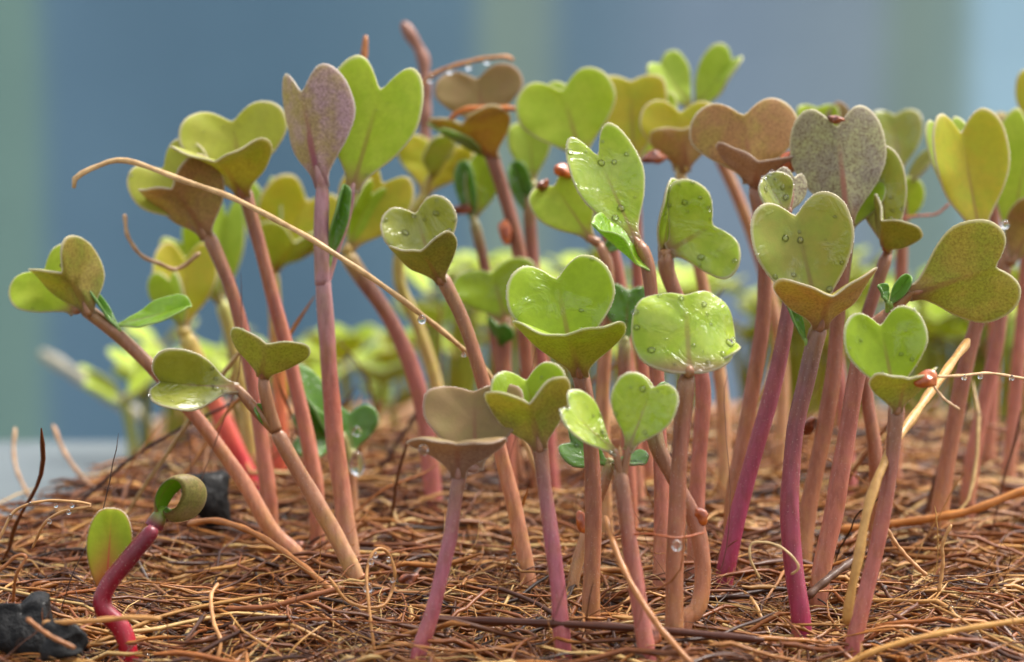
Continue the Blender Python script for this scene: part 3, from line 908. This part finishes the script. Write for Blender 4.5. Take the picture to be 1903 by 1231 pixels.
seedling('tallest back seedling with two pale leaves opened in a wide vee', [(1446, 905), (1452, 660), (1392, 420), (1292, 200)], 13, 'tan', [
    lf((1286, 205, 0), (1226, 118, 0), 46, (0.25, 0.4, 0.88), (8, 8), 10, 16, 'pale', notch=0.5),
    lf((1290, 208, 0), (1362, 112, 0), 52, (-0.15, 0.4, 0.9), (26, 44), 8, 18, 'pale', notch=0.6),
], depth=404)
seedling('seedling with yellow heart leaf and rusty olive leaf joined low', [(1346, 940), (1346, 800), (1336, 690), (1300, 500), (1262, 315)], 13, 'tan', [
    lf((1262, 315, 6), (1264, 208, 24), 78, (0.0, 0.25, 0.97), (4, 4), 12, 16, 'yellow', notch=0.9),
    lf((1274, 318, -6), (1268, 240, -30), 64, (-0.1, 0.3, -0.94), (10, 10), 10, 20, 'brown', notch=0.3),
], depth=374)
seedling('seedling with wide brown heart leaf and upturned lower edge', [(1362, 948), (1388, 780), (1416, 610), (1420, 450), (1402, 340)], 16, 'brown', [
    lf((1396, 338, 6), (1382, 214, 22), 106, (0.0, -0.1, -0.99), (4, 4), 8, 14, 'brown', notch=1.15, rip=0.03),
    lf((1406, 345, -6), (1408, 300, -62), 92, (0.15, 0.92, -0.3), (12, 22), 10, 12, 'mauve', notch=0.5),
], depth=346)
seedling('magenta-stemmed seedling with grey-green leaf catching a white glint', [(1346, 1075), (1386, 900), (1430, 745), (1462, 600), (1472, 470), (1458, 400)], 17, 'magenta', [
    lf((1462, 400, -4), (1420, 330, -16), 44, (0.2, 0.4, 0.88), (18, 6), 10, 20, 'greywet', kind='oval', pr=10),
    lf((1462, 398, 6), (1476, 330, 20), 40, (-0.3, 0.4, -0.85), (12, 12), 10, 14, 'grey'),
], base_y=1078)
seedling('seedling with dim brown-purple heart leaf at the back of the middle', [(1005, 955), (992, 800), (976, 640), (965, 470), (915, 290), (905, 240)], 15, 'brown', [
    lf((903, 236, 14), (886, 146, 30), 86, (0.0, 0.3, 0.95), (6, 6), 12, 14, 'mauve'),
    lf((918, 292, -6), (858, 232, -84), 84, (0.15, 0.86, -0.45), (12, 12), -12, 10, 'brown', pet=[(935, 350), (918, 295)]),
    lf((905, 285, 0), (822, 248, -60), 48, (-0.15, 0.9, 0.35), (10, 10), 8, 8, 'gloss', pet=[(935, 350)]),
], depth=386)
seedling('blurred seedling with soft green heart leaf behind the large clear heart leaf', [(946, 950), (940, 760), (936, 640), (940, 595)], 16, 'pink', [
    lf((940, 596, 0), (914, 506, 20), 84, (-0.05, 0.3, 0.95), (6, 6), 12, 14, 'grass', notch=0.7),
    lf((935, 640, -6), (925, 606, -40), 34, (0.0, 0.8, 0.5), (6, 6), 12, 14, 'deep', pet=[(938, 650)]),
], depth=382)
seedling('thin seedling with dark green leaves in the shade of the purple heart leaf', [(975, 940), (930, 700), (905, 520), (880, 405)], 11, 'brown', [
    true_leaf((878, 410, 0), (862, 300, 0), 26, (-0.4, 0.3, 0.85), 'deep'),
    lf((882, 405, 0), (905, 285, 20), 36, (0.3, 0.3, 0.9), (10, 10), 12, 14, 'grass', kind='oval'),
], depth=392)
seedling('seedling with rosy stem and small deep green leaf behind the pale heart leaf', [(1030, 960), (1010, 700), (985, 420), (990, 340)], 14, 'rose', [
    lf((990, 340, 0), (985, 240, 30), 44, (-0.2, 0.35, 0.9), (10, 10), 12, 14, 'pale', notch=0.6),
    true_leaf((984, 400, -6), (958, 300, -10), 26, (-0.2, 0.4, 0.88), 'deep'),
], depth=392)
seedling('seedling with shaded green leaf between clear heart leaf and squarish leaf', [(1172, 970), (1166, 800), (1160, 680), (1162, 630)], 14, 'pink', [
    lf((1162, 632, 0), (1168, 540, 16), 52, (0.1, 0.3, 0.95), (6, 6), 10, 14, 'deep', notch=0.5),
], depth=354)
# ---- the right
seedling('seedling with dusty grey speckled heart leaf and pink midrib', [(1490, 1062), (1502, 950), (1544, 730), (1556, 600), (1572, 430)], 17, 'brown', [
    lf((1574, 424, 0), (1556, 236, 10), 94, (0.0, 0.05, -1), (10, 10), 8, 14, 'grey', notch=1.0, rip=0.04),
    lf((1578, 430, 20), (1590, 330, 60), 60, (0.2, 0.5, 0.8), (10, 10), 8, 14, 'grass', notch=0.7),
], depth=340)
seedling('seedling with oval dewy leaf and a shining edge-on leaf', [(1628, 870), (1612, 740), (1606, 620), (1630, 530), (1650, 468)], 14, 'brown', [
    lf((1650, 460, 2), (1630, 275, 20), 50, (-0.2, 0.2, 0.96), (8, 8), 14, 20, 'greywet', kind='oval'),
    lf((1648, 464, -8), (1640, 408, -70), 76, (0.55, 0.8, 0.2), (26, 26), 14, 10, 'olivewet', notch=0.6),
], depth=342)
seedling('big seedling with cupped grey-green leaf, brown-backed front leaf, magenta foot',
         [(1488, 1152), (1472, 1030), (1468, 920), (1478, 800), (1502, 690), (1524, 600)], 19, 'magenta', [
    lf((1522, 590, 10), (1478, 400, 40), 106, (-0.05, 0.36, 0.93), (12, 12), 16, 26, 'greywet', notch=0.8),
    lf((1528, 588, -6), (1548, 545, -100), 106, (-0.12, 0.82, -0.57), (20, 8), 12, 16, 'brown', notch=0.3),
    true_leaf((1498, 634, -4), (1462, 556, -14), 15, (0.5, 0.3, 0.8), 'deep', pet=[(1508, 660)]),
], base_y=1152)
seedling('seedling with large olive leaf turned sideways over the others', [(1522, 1092), (1550, 950), (1580, 770), (1604, 640), (1625, 608), (1662, 578)], 19, 'pink', [
    lf((1692, 545, -20), (1852, 496, -40), 102, (0.05, 0.35, -0.93), (8, 8), -6, -14, 'olive', notch=0.9, pet=[(1640, 596), (1665, 570, -10)], pr=12, rip=0.04, thick=0.6),
    true_leaf((1650, 562, -24), (1632, 530, -24), 18, (0.2, 0.8, 0.5), 'deep', pet=[(1650, 580, -10)]),
    true_leaf((1655, 565, -24), (1690, 512, -24), 17, (0.2, 0.5, 0.8), 'deep', pet=[(1655, 578, -10)]),
], base_y=1100)
seedling('front seedling with plain green heart leaf holding an orange seed coat', [(1586, 1200), (1622, 1050), (1652, 895), (1668, 745)], 16, 'rose', [
    lf((1664, 738, 8), (1636, 604, 34), 84, (0.02, 0.34, 0.93), (8, 8), 18, 22, 'grass'),
    lf((1668, 742, -6), (1690, 705, -66), 70, (-0.25, 0.84, -0.5), (8, 8), 8, 14, 'olive', notch=0.3),
], base_y=1195)
seedling('seedling with tall golden heart leaf folded along one side', [(1742, 995), (1762, 850), (1800, 655), (1832, 540), (1824, 450)], 17, 'brown', [
    lf((1822, 446, 0), (1786, 246, 20), 84, (0.08, 0.15, 0.98), (26, 4), 10, 14, 'yellow', notch=0.9),
    lf((1826, 446, 8), (1760, 262, 70), 56, (0.3, 0.3, 0.9), (8, 8), 10, 14, 'pale'),
], depth=352)
seedling('seedling at the end of the row with a narrow leaf beside the golden heart leaf', [(1800, 905), (1828, 750), (1856, 620), (1868, 470)], 15, 'pink', [
    lf((1872, 462, 0), (1915, 250, 20), 62, (-0.5, 0.25, 0.82), (10, 10), 10, 14, 'lime'),
    lf((1880, 470, -10), (1930, 400, -40), 50, (0.2, 0.4, -0.9), (10, 10), 10, 14, 'brown'),
], depth=372)
seedling('tall seedling with yellow leaf, most of it beyond the golden heart leaf', [(1872, 905), (1888, 730), (1910, 450), (1925, 262)], 14, 'pink', [
    lf((1928, 255, 0), (1926, 150, 10), 40, (-0.3, 0.3, 0.9), (10, 10), 10, 14, 'yellow'),
    lf((1926, 262, 0), (1868, 226, -20), 36, (-0.2, 0.85, 0.3), (10, 10), 10, 14, 'brown'),
], depth=392)
seedling('blurred seedling with dull green leaf behind the dusty speckled leaf', [(1662, 890), (1668, 700), (1676, 460), (1672, 330)], 13, 'pink', [
    lf((1672, 325, 0), (1662, 214, 20), 52, (0.1, 0.2, 0.97), (6, 6), 10, 14, 'greywet', notch=0.4),
    lf((1676, 420, 0), (1692, 330, -10), 34, (0.4, 0.3, 0.85), (12, 12), 10, 14, 'lime', kind='oval'),
    lf((1680, 345, 0), (1740, 280, -20), 22, (0.1, 0.8, 0.5), (14, 14), 10, 14, 'grey', kind='oval'),
], depth=392)
seedling('blurred seedling with rounded lime leaf peeping over the brown heart leaf', [(1580, 900), (1560, 700), (1530, 420), (1522, 290)], 13, 'rose', [
    lf((1520, 285, 0), (1518, 200, 10), 44, (0.0, 0.3, 0.95), (12, 12), 14, 20, 'lime', notch=0.3),
    lf((1526, 290, 0), (1582, 210, 10), 40, (0.1, 0.3, 0.95), (12, 12), 14, 20, 'mauve', notch=0.3),
], depth=388)
seedling('blurred seedling with yellow leaf tips behind the golden heart leaf', [(1836, 880), (1846, 680), (1848, 420), (1842, 310)], 13, 'pink', [
    lf((1842, 305, 0), (1806, 232, 10), 44, (0.0, 0.3, 0.95), (12, 12), 14, 20, 'yellow', notch=0.3),
    lf((1846, 305, 0), (1866, 222, 20), 46, (0.1, 0.3, 0.95), (12, 12), 14, 20, 'yellow', notch=0.3),
], depth=408)

# the red sprout in the corner, its leaves not yet open
spr_d = ground_depth(1180)
kS = spr_d / F
sprout = seedling('crimson sprout with a coiled green leaf and a red-flushed paddle leaf', [(240, 1225), (226, 1170), (190, 1128), (200, 1090), (238, 1040), (274, 998), (286, 980)], 19, 'crimson', [
    lf((196, 1118, 26), (208, 948, 40), 44, (0.1, 0.2, 0.97), (8, 8), 8, 16, 'sprout', kind='oval', pet=[(205, 1150, 6), (190, 1135, 16)], pr=16),
], base_y=1195)


def coil_leaf():
    """a cotyledon rolled over into a loop, seen a little from its open side"""
    n, m = 64, 11
    a = np.linspace(math.radians(222), math.radians(222 - 372), n)
    us = np.linspace(0, 1, n)
    wdt = np.interp(us, [0, .10, .35, .75, .95, 1], [12, 24, 40, 40, 26, 10])
    q = np.linspace(-1, 1, m)
    V, sd, luv = [], [], []
    for i, t in enumerate(a):
        u = us[i]
        R = 43 - 13 * u
        cx_, cy_ = 332 + 6 * u, 926 + 6 * u
        for s_ in (0, 1):
            for x in q:
                th = (3.4 if s_ else -3.4) * math.sqrt(max(0, 1 - x * x))
                rr = R + th - 9 * x * x
                px, py = cx_ + rr * math.cos(t) * 0.9, cy_ - rr * math.sin(t) * 1.12
                px -= (py - cy_) * 0.30
                off = x * wdt[i]
                V.append(P(px + 0.58 * off, py + 0.10 * off, spr_d + (0.8 * off + 10 * u) * kS))
                sd.append(float(s_)); luv.append((x, 0.3 + 0.7 * u, x * x * x * x))
    F_ = []
    W2 = 2 * m
    for i in range(n - 1):
        for o_ in (0, m):
            for j in range(m - 1):
                p, nn = i * W2 + o_ + j, (i + 1) * W2 + o_ + j
                F_.append((p, p + 1, nn + 1, nn) if o_ else (p, nn, nn + 1, p + 1))
        for j in (0, m - 1):
            p, nn = i * W2 + j, (i + 1) * W2 + j
            F_.append((p, p + m, nn + m, nn) if j == 0 else (p, nn, nn + m, p + m))
    return link_mesh('cotyledon', V, F_, LM['coil'], sprout, attrs={'side': ('FLOAT', sd), 'luv': ('FLOAT_VECTOR', luv)})


coil = coil_leaf()
coil['label'] = 'green leaf coiled into a loop'
pv = spline([P(286, 980, spr_d), P(294, 964, spr_d), P(303, 950, spr_d + 0.4), P(318, 952, spr_d + 0.8)], 16)
v, f, t = tube(pv, kS * np.interp(np.linspace(0, 1, 16), [0, 0.3, 1], [18, 16, 5]), 12)
ca, cb = np.array(lin((112, 22, 42))), np.array(lin((112, 140, 46)))
link_mesh('petiole', v, f, STEM, coil, attrs={'Col': ('FLOAT_COLOR', ca + (cb - ca) * np.clip((t - 0.15) / 0.4, 0, 1)[:, None])})

# ------------------------------------------------------------------ seed coats, charcoal
def blob(name, at, r3, mat, seed, rough=0.12, sub=3, axis=(1, 0, 0), half=False, angular=False):
    import bmesh
    bm = bmesh.new(); bmesh.ops.create_icosphere(bm, subdivisions=sub, radius=1)
    v = np.array([x.co[:] for x in bm.verts]); f = [tuple(q.index for q in p.verts) for p in bm.faces]; bm.free()
    r = np.random.default_rng(seed); d = np.zeros(len(v))
    for k in range(14):
        w = unit(r.normal(size=3)); fr = r.uniform(1.5, 7)
        d += np.sin(v @ w * fr + r.uniform(0, 6.28)) / fr
    if angular:
        for k in range(16):
            w = unit(r.normal(size=3)); h = r.uniform(0.62, 0.9)
            over = np.clip(v @ w - h, 0, None); v = v - over[:, None] * w
    v = v * (1 + rough * d)[:, None]
    if half:
        v[:, 2] = np.where(v[:, 2] < 0, -v[:, 2] * 0.55 - 0.1 * 0, v[:, 2])
    v = v * np.array(r3)
    ax = unit(axis); up = unit(np.cross(np.cross(ax, (0.1, 0.2, 1)), ax)); s = np.cross(up, ax)
    v = v[:, :1] * ax + v[:, 1:2] * s + v[:, 2:3] * up
    return link_mesh(name, np.asarray(at) + v, f, mat)


def dn(px, py, d):
    return P(px, py, d)


coats = [
    (1052, 318, 355.6, (1.0, 1.9, 1.0), (0.35, 0, 1), COAT, 'amber seed coat bulging above the green leaf beside the upright wet leaf'),
    (1008, 345, 355.9, (0.8, 1.0, 0.6), (0.5, 0, 0.8), COATD, 'torn brown seed coat stuck to the green leaf below the amber coat'),
    (1216, 294, 371.5, (1.9, 1.0, 1.0), (1, 0, 0.1), COATD, 'crumpled rusty seed coat between upright wet leaf and rusty olive leaf'),
    (1466, 298, 343, (1.7, 0.9, 0.9), (0.8, 0, 0.5), COAT, 'orange seed coat caught in the upturned edge of the brown heart leaf'),
    (1554, 222, 340.4, (0.6, 0.7, 1.1), (0.4, 0, 1), COATD, 'reddish seed coat in the notch of the dusty speckled leaf'),
    (1726, 706, 297.6, (1.35, 0.9, 0.95), (1, 0, 0.25), COAT, 'smooth orange seed coat on the tip of the brown-backed front leaf'),
    (940, 430, 385.2, (0.9, 0.9, 2.2), (1, 0, 0.1), COAT, 'blurred orange seed coat hanging among shaded back stems'),
    (860, 388, 392, (1.9, 0.9, 0.7), (1, 0, 0.1), COATD, 'dark brown seed coat behind the round water-filled leaf'),
    (1303, 957, 306.5, (1.4, 0.9, 0.95), (1, 0, -0.45), COAT, 'tan seed coat beside the hooked pale stem'),
    (1082, 972, 327.5, (0.7, 0.7, 1.9), (1, 0, 0.2), COAT, 'split amber seed coat leaning on a brown stem under the winged leaves'),
    (1500, 792, 340.5, (1.6, 0.8, 1.0), (1, 0, 0.5), COATD, 'brown seed coat lodged among the pink stems'),
    (1210, 1166, 296, (0.8, 0.8, 1.8), (0.8, 0, 0.4), COATD, 'dark seed coat against the rosy stem of the winged leaves'),
]
for i, (px, py, d, r3, ax, m, lab) in enumerate(coats):
    tag(blob('seed_coat', dn(px, py, d), r3, m, 40 + i, 0.17, 3, ax, angular=True), lab, 'seed coat', 'seed coats left on the seedlings')
ground_coats = [(664, 1080, 1.35, COAT, 'wet amber seed coat at the foot of the forked low seedling'),
                (760, 1078, 1.5, COATD, 'brown seed coat lying on the mat beside the looped fibre'),
                (552, 1020, 1.3, COATD, 'dark round seed coat on the mat beside the leaning peach stem')]
for i, (px, py, s, m, lab) in enumerate(ground_coats):
    d = ground_depth(py, -0.4)
    tag(blob('seed_coat', dn(px, py, d), (s, s * 0.6, s * 0.55), m, 70 + i, 0.34, 3, (1, 0.3, 0.5), angular=True), lab, 'seed coat', 'seed coats left on the seedlings')
for i, (px, py, r3, lab) in enumerate((
        (44, 1150, (3.6, 3.0, 3.1), 'black charcoal lump beside the crimson sprout'),
        (118, 1190, (2.6, 2.2, 1.9), 'smaller black charcoal piece under the paddle leaf of the crimson sprout'),
        (400, 925, (3.4, 3.0, 3.6), 'rough black charcoal chunk behind the coiled green leaf'))):
    d = ground_depth(py + 55, 0)
    tag(blob('charcoal_lump', dn(px, py, d), r3, COAL, 90 + i, 0.30, 4, (1, 0.2, 0.1), angular=True), lab, 'charcoal', 'charcoal lumps in the mat')
pm = simple_mat('wet_peat', (20, 16, 13), (58, 42, 30), 600, 0.5, 0.0005, 0.9, 0.5, 0.2)

# ------------------------------------------------------------------ fibres that stand out one by one
def strand(label, pts, r, colr, d=None, name='coir_strand', sides=8, cat='fibre', n=None):
    """pts: (px, py, depth mm); d = common depth"""
    w = [P(p[0], p[1], p[2] if len(p) > 2 else d) for p in pts]
    n = n or 14 + 5 * len(w)
    c = spline(w, n)
    rr = np.full(n, r) * (1 + 0.12 * np.sin(np.arange(n) * 1.1)); rr[-1] *= 0.5; rr[0] *= 0.7
    v, f, t = tube(c, rr, sides, wob=0.08)
    vc = np.tile(np.array(lin(colr)), (len(v), 1))
    return tag(link_mesh(name, v, f, FIBRE, attrs={'Col': ('FLOAT_COLOR', vc)}), label, cat, 'single coir fibres'), c


strand('long pale straw fibre slung across the stems, hooked at its tip',
       [(137, 350, 338), (140, 332, 338), (175, 312, 338), (232, 298, 338), (330, 332, 337), (440, 372, 335), (590, 452, 331), (740, 552, 333), (850, 640, 338), (905, 692, 345), (960, 790, 350), (1010, 900, 352)], 0.32, (216, 180, 126))
strand('short pale hooked fibre with a brown crumb under the folded brown leaf', [(231, 398, 352), (238, 440, 352), (262, 474, 353), (296, 490, 354), (330, 500, 356), (372, 470, 356)], 0.26, (196, 160, 118))
strand('looped pale fibre standing on the mat', [(700, 1250, 300), (692, 1180, 300), (684, 1110, 302), (682, 1060, 304), (696, 1024, 305), (718, 1024, 306), (733, 1060, 306), (728, 1100, 306), (706, 1128, 304), (650, 1120, 303), (610, 1072, 303)], 0.17, (206, 148, 84))
strand('thick bent straw leaning on the rosy stem of the orange seed coat seedling', [(1572, 1160, 298), (1590, 1060, 297), (1620, 920, 298), (1660, 830, 302), (1722, 740, 310), (1800, 632, 322)], 0.5, (214, 166, 96))
strand('thin fibre curling over before the magenta foot', [(1412, 1075, 305), (1395, 1040, 304), (1398, 1010, 304), (1440, 1012, 303), (1472, 1034, 302), (1484, 1056, 302), (1470, 1068, 303)], 0.13, (226, 196, 140))
strand('thin fibre crossing the straight brown stem', [(1140, 1000, 297), (1200, 992, 294), (1258, 1000, 293), (1310, 990, 296)], 0.12, (176, 96, 54))
strand('dew-hung fibre curving over beside the charcoal lump', [(-20, 1040, 318), (4, 990, 318), (30, 948, 318), (80, 932, 318), (130, 932, 318), (172, 940, 318), (120, 950, 318), (84, 972, 319), (60, 1020, 322)], 0.16, (214, 168, 110))
strand('small kinked fibre above the charcoal lump', [(-20, 1075, 303), (6, 1055, 303), (30, 1034, 303), (48, 1036, 303), (30, 1070, 303), (24, 1120, 305)], 0.18, (176, 112, 60))
strand('blurred brown stalk poking up behind the lime heart leaf', [(788, 330, 412), (790, 150, 412), (780, 95, 412), (748, 42, 412)], 0.85, (160, 112, 92))
strand('short brown fibre tip above the bright lime heart leaf', [(660, 330, 366), (672, 150, 366), (680, 66, 366)], 0.42, (190, 124, 70))
strand('arched fibre beaded with dew in front of the brown-purple heart leaf', [(700, 260, 384), (796, 147, 384), (870, 116, 384), (932, 106, 384), (955, 112, 386)], 0.3, (196, 140, 86))
strand('orange fibre lying across the brown-purple heart leaf', [(836, 222, 380), (868, 203, 379), (962, 203, 379), (1010, 215, 382)], 0.35, (206, 124, 56))
strand('thin dewy fibre running out from the orange seed coat', [(1742, 700, 300), (1790, 698, 308), (1840, 694, 316), (1915, 706, 326)], 0.16, (218, 180, 130))
strand('thin branch of fibre below the orange seed coat', [(1735, 718, 300), (1755, 742, 300), (1784, 762, 300)], 0.14, (214, 176, 130))
strand('thick golden fibre over the mat at the row end', [(1560, 985, 352), (1700, 968, 350), (1800, 950, 349), (1920, 905, 349)], 0.5, (204, 134, 64))
strand('pale upright fibre twig before the reddish brown stem', [(1745, 1100, 312), (1752, 1050, 312), (1752, 1010, 312), (1768, 975, 312)], 0.2, (206, 156, 96))
strand('jointed fibre leaning beside the rosy stem foot', [(1722, 1070, 316), (1690, 1040, 316), (1665, 1010, 316), (1648, 982, 316)], 0.22, (214, 160, 104))
strand('long straw lying along the mat edge under the rosy stem', [(1540, 1250, 286), (1640, 1205, 286), (1760, 1175, 287), (1920, 1150, 288)], 0.3, (218, 164, 88))
strand('bent brown fibre rising before the rosy forked stem', [(1290, 1240, 286), (1225, 1165, 288), (1170, 1080, 291), (1140, 1010, 294), (1125, 960, 297)], 0.32, (190, 128, 72))
strand('dark twig fallen between the pink stems', [(1500, 1110, 313), (1540, 1075, 315), (1600, 1030, 320)], 0.45, (104, 70, 46))
strand('long dark fibre across the middle of the mat', [(780, 1150, 300), (1000, 1158, 298), (1180, 1168, 297), (1420, 1190, 295)], 0.42, (92, 48, 28))
strand('thick tan fibre bowed beside the charcoal chunk', [(350, 975, 338), (400, 968, 336), (470, 990, 332), (540, 1035, 328), (620, 1100, 323)], 0.38, (184, 120, 62))
strand('knotted brown root fibre lying before the forked low seedling', [(420, 1132, 306), (500, 1128, 305), (560, 1112, 305), (640, 1092, 306)], 0.30, (158, 96, 54))
strand('gnarled pale fibre twisting down by the crimson sprout', [(405, 1085, 306), (392, 1110, 304), (398, 1160, 300), (410, 1190, 298), (404, 1225, 297)], 0.22, (206, 150, 92))
strand('low straw lying before the crimson sprout', [(80, 1158, 290), (160, 1155, 288), (240, 1148, 287), (300, 1150, 287)], 0.26, (206, 150, 84))
strand('slanting fibre before the charcoal lump', [(50, 1150, 284), (90, 1180, 283), (140, 1205, 283)], 0.22, (176, 116, 68))
strand('blurred upright fibre at the far corner of the mat', [(90, 985, 384), (42, 900, 386), (26, 850, 388), (28, 795, 390)], 0.26, (208, 168, 126))
strand('blurred fibre leaning at the far corner of the mat', [(230, 960, 388), (170, 905, 390), (125, 850, 392), (98, 790, 394)], 0.3, (206, 160, 116))
strand('faint pale straw sticking out behind the mat corner', [(300, 800, 590), (200, 735, 595), (75, 655, 600)], 1.3, (176, 172, 150))
strand('thin reddish fibre behind the dewy oval leaf', [(1660, 410, 372), (1700, 402, 372), (1740, 398, 372), (1765, 378, 372)], 0.16, (190, 110, 80))

# ------------------------------------------------------------------ the far tray of low greens, out of focus (stuff)
def far_greens():
    V, Q, SD, LU = [], [], [], []
    off = 0
    r = np.random.default_rng(21)
    spots = []
    for i in range(150):
        x = r.uniform(-70, 150); y = r.uniform(206, 274)
        spots.append((x, y))
    for i, (x, y) in enumerate(spots):
        lo = x < -20
        hgt = r.uniform(8, 15) if lo else r.uniform(16, 30)
        b0 = np.array([x, y, BENCH_Z + 8.0]); tp = b0 + np.array([r.uniform(-3, 3), r.uniform(-3, 3), hgt])
        v, f, t = tube(spline([b0, (b0 + tp) / 2 + r.normal(0, 0.5, 3), tp], 5), 0.8, 5)
        V.append(v); Q += [tuple(a + off for a in q) for q in f]; SD.append(np.zeros(len(v))); LU.append(np.tile((0, 0.5, 0.3), (len(v), 1))); off += len(v)
        az = r.uniform(0, 6.28)
        for s in (0, math.pi):
            dr = np.array([math.cos(az + s), math.sin(az + s), r.uniform(0.2, 0.9)])
            v, f, at, _ = leaf_mesh(tp, tp + unit(dr) * r.uniform(6, 8), r.uniform(5, 6.5), np.array([-dr[0] * 0.4, -dr[1] * 0.4, 1.0]), nh=9, seed=i)
            V.append(v); Q += [tuple(a + off for a in q) for q in f]; SD.append(at['side'][1]); LU.append(at['luv'][1]); off += len(v)
    o = link_mesh('far_greens', np.vstack(V), Q, LM['lime'], attrs={'side': ('FLOAT', np.concatenate(SD)), 'luv': ('FLOAT_VECTOR', np.vstack(LU))})
    tag(o, 'blurred mass of bright yellow-green sprouts on a second mat behind', 'sprouts', kind='stuff')


far_greens()
gx = np.linspace(-74, 165, 60); gy = np.linspace(200, 278, 26)
GX, GY = np.meshgrid(gx, gy, indexing='ij')
ed = np.minimum(np.minimum(GX + 74, 165 - GX), np.minimum(GY - 200, 278 - GY))
GZ = BENCH_Z - 0.5 + 9.5 * np.clip(ed / 6, 0, 1) + 0.6 * vnoise(GX, GY, 8) * (ed > 0)
idx = np.arange(GX.size).reshape(GX.shape)
faces = np.stack([idx[:-1, :-1], idx[1:, :-1], idx[1:, 1:], idx[:-1, 1:]], -1).reshape(-1, 4)
far_m = simple_mat('far_coir', (150, 98, 54), (196, 140, 82), 200, 0.6, 0.001, 0.6)
tag(link_mesh('far_mat', np.stack([GX, GY, GZ], -1).reshape(-1, 3), faces, far_m), 'second low coir mat on the bench behind the seedlings', 'coir mat')

# ------------------------------------------------------------------ dew
def drops_on(paths, rads, n, rlo, rhi, ylim):
    sel = rng.integers(0, len(paths), n * 4); ks = rng.integers(2, paths.shape[1] - 2, n * 4)
    p = paths[sel, ks]; rr = rads[sel]
    ok = (p[:, 2] > soil_z(p[:, 0], p[:, 1]) + 0.8) & (p[:, 1] < ylim)
    p, rr = p[ok][:n], rr[ok][:n]
    R = rng.uniform(rlo, rhi, len(p)) * rng.uniform(0.5, 1, len(p))
    c = p + np.array([0, -0.75, 0.15]) * (R * 0.7 + rr * 0.3)[:, None]
    return c, R


cc, RR = [], []
for p_, r_, n_, a_, b_, yl in ((cf1, rf1, 1300, 0.12, 0.50, 40), (cf2, rf2, 420, 0.18, 0.5, 110), (cf3, rf3, 160, 0.1, 0.3, 60)):
    c, R = drops_on(p_, r_, n_, a_, b_, yl); cc.append(c); RR.append(R)
cc, RR = np.vstack(cc), np.concatenate(RR)
V = (cc[:, None] + RR[:, None, None] * ICO_V[None] * np.array([1, 1, 1.12])).reshape(-1, 3)
Q = (np.arange(len(cc))[:, None, None] * len(ICO_V) + ICO_F[None]).reshape(-1, 3)
tag(link_mesh('dew', V, Q, FILM), 'tiny beads of dew scattered over the coir', 'dew', kind='stuff')

drop_me = None


def drop(px, py, d, r, label, stretch=1.15):
    global drop_me
    at = P(px, py, d) - np.array([0, 0.25 * r, 0.75 * r])
    if drop_me is None:
        drop_me = bpy.data.meshes.new('water_drop')
        z = ICO_V[:, 2]
        vv = ICO_V.copy(); vv[:, :2] *= (1 - 0.22 * np.clip(z, 0, 1))[:, None]
        drop_me.from_pydata((vv * S).tolist(), [], ICO_F.tolist())
        drop_me.polygons.foreach_set('use_smooth', [True] * len(drop_me.polygons))
        drop_me.materials.append(WATER)
    o = bpy.data.objects.new('water_drop', drop_me); col.objects.link(o)
    o.location = at * S; o.scale = (r, r, r * stretch)
    return tag(o, label, 'water drop', 'clear water drops on fibres and leaves')


DL = 'clear water drop hanging from the dew-hung curved fibre beside the charcoal'
for px, py in ((20, 957), (56, 934), (104, 936), (134, 936), (128, 949), (92, 966)): drop(px, py, 317.6, 0.26, DL)
DL = 'clear water drop on the looped pale fibre'
for px, py, r in ((684, 1086, 0.5), (690, 1040, 0.3), (698, 1028, 0.28), (722, 1036, 0.25), (730, 1075, 0.25)): drop(px, py, 303.2, r, DL)
DL = 'bright dew bead on the arched fibre before the brown-purple heart leaf'
for px, py in ((800, 144), (836, 128), (871, 120), (905, 110)): drop(px, py, 383.5, 0.42, DL)
DL = 'clear bead on the thin dewy fibre by the orange seed coat'
for px, py, d in ((1792, 698, 308), (1822, 696, 313), (1880, 699, 321)): drop(px, py, d, 0.3, DL)
drop(787, 828, 292.3, 0.55, 'drop hanging under the tip of the mauve saddle-shaped leaf')
drop(1258, 1006, 292.4, 0.55, 'drop where the thin fibre crosses the straight brown stem')
drop(1868, 412, 351.2, 0.5, 'large bead at the foot of the golden heart leaf')
drop(784, 588, 334, 0.5, 'drop on the long pale straw fibre beside the round leaf stem')
drop(862, 656, 338, 0.28, 'small drop under the long straw fibre where the peach stem passes')
drop(1362, 628, 300.3, 0.3, 'bead on the corner of the wet squarish leaf')
drop(664, 850, 362, 1.0, 'dripping water blob on the squat dripping seedling', 1.7)
drop(664, 795, 362, 0.6, 'small water blob in the curled leaf of the squat dripping seedling')
for o in list(bpy.data.objects):
    if '_o' in o: del o['_o']
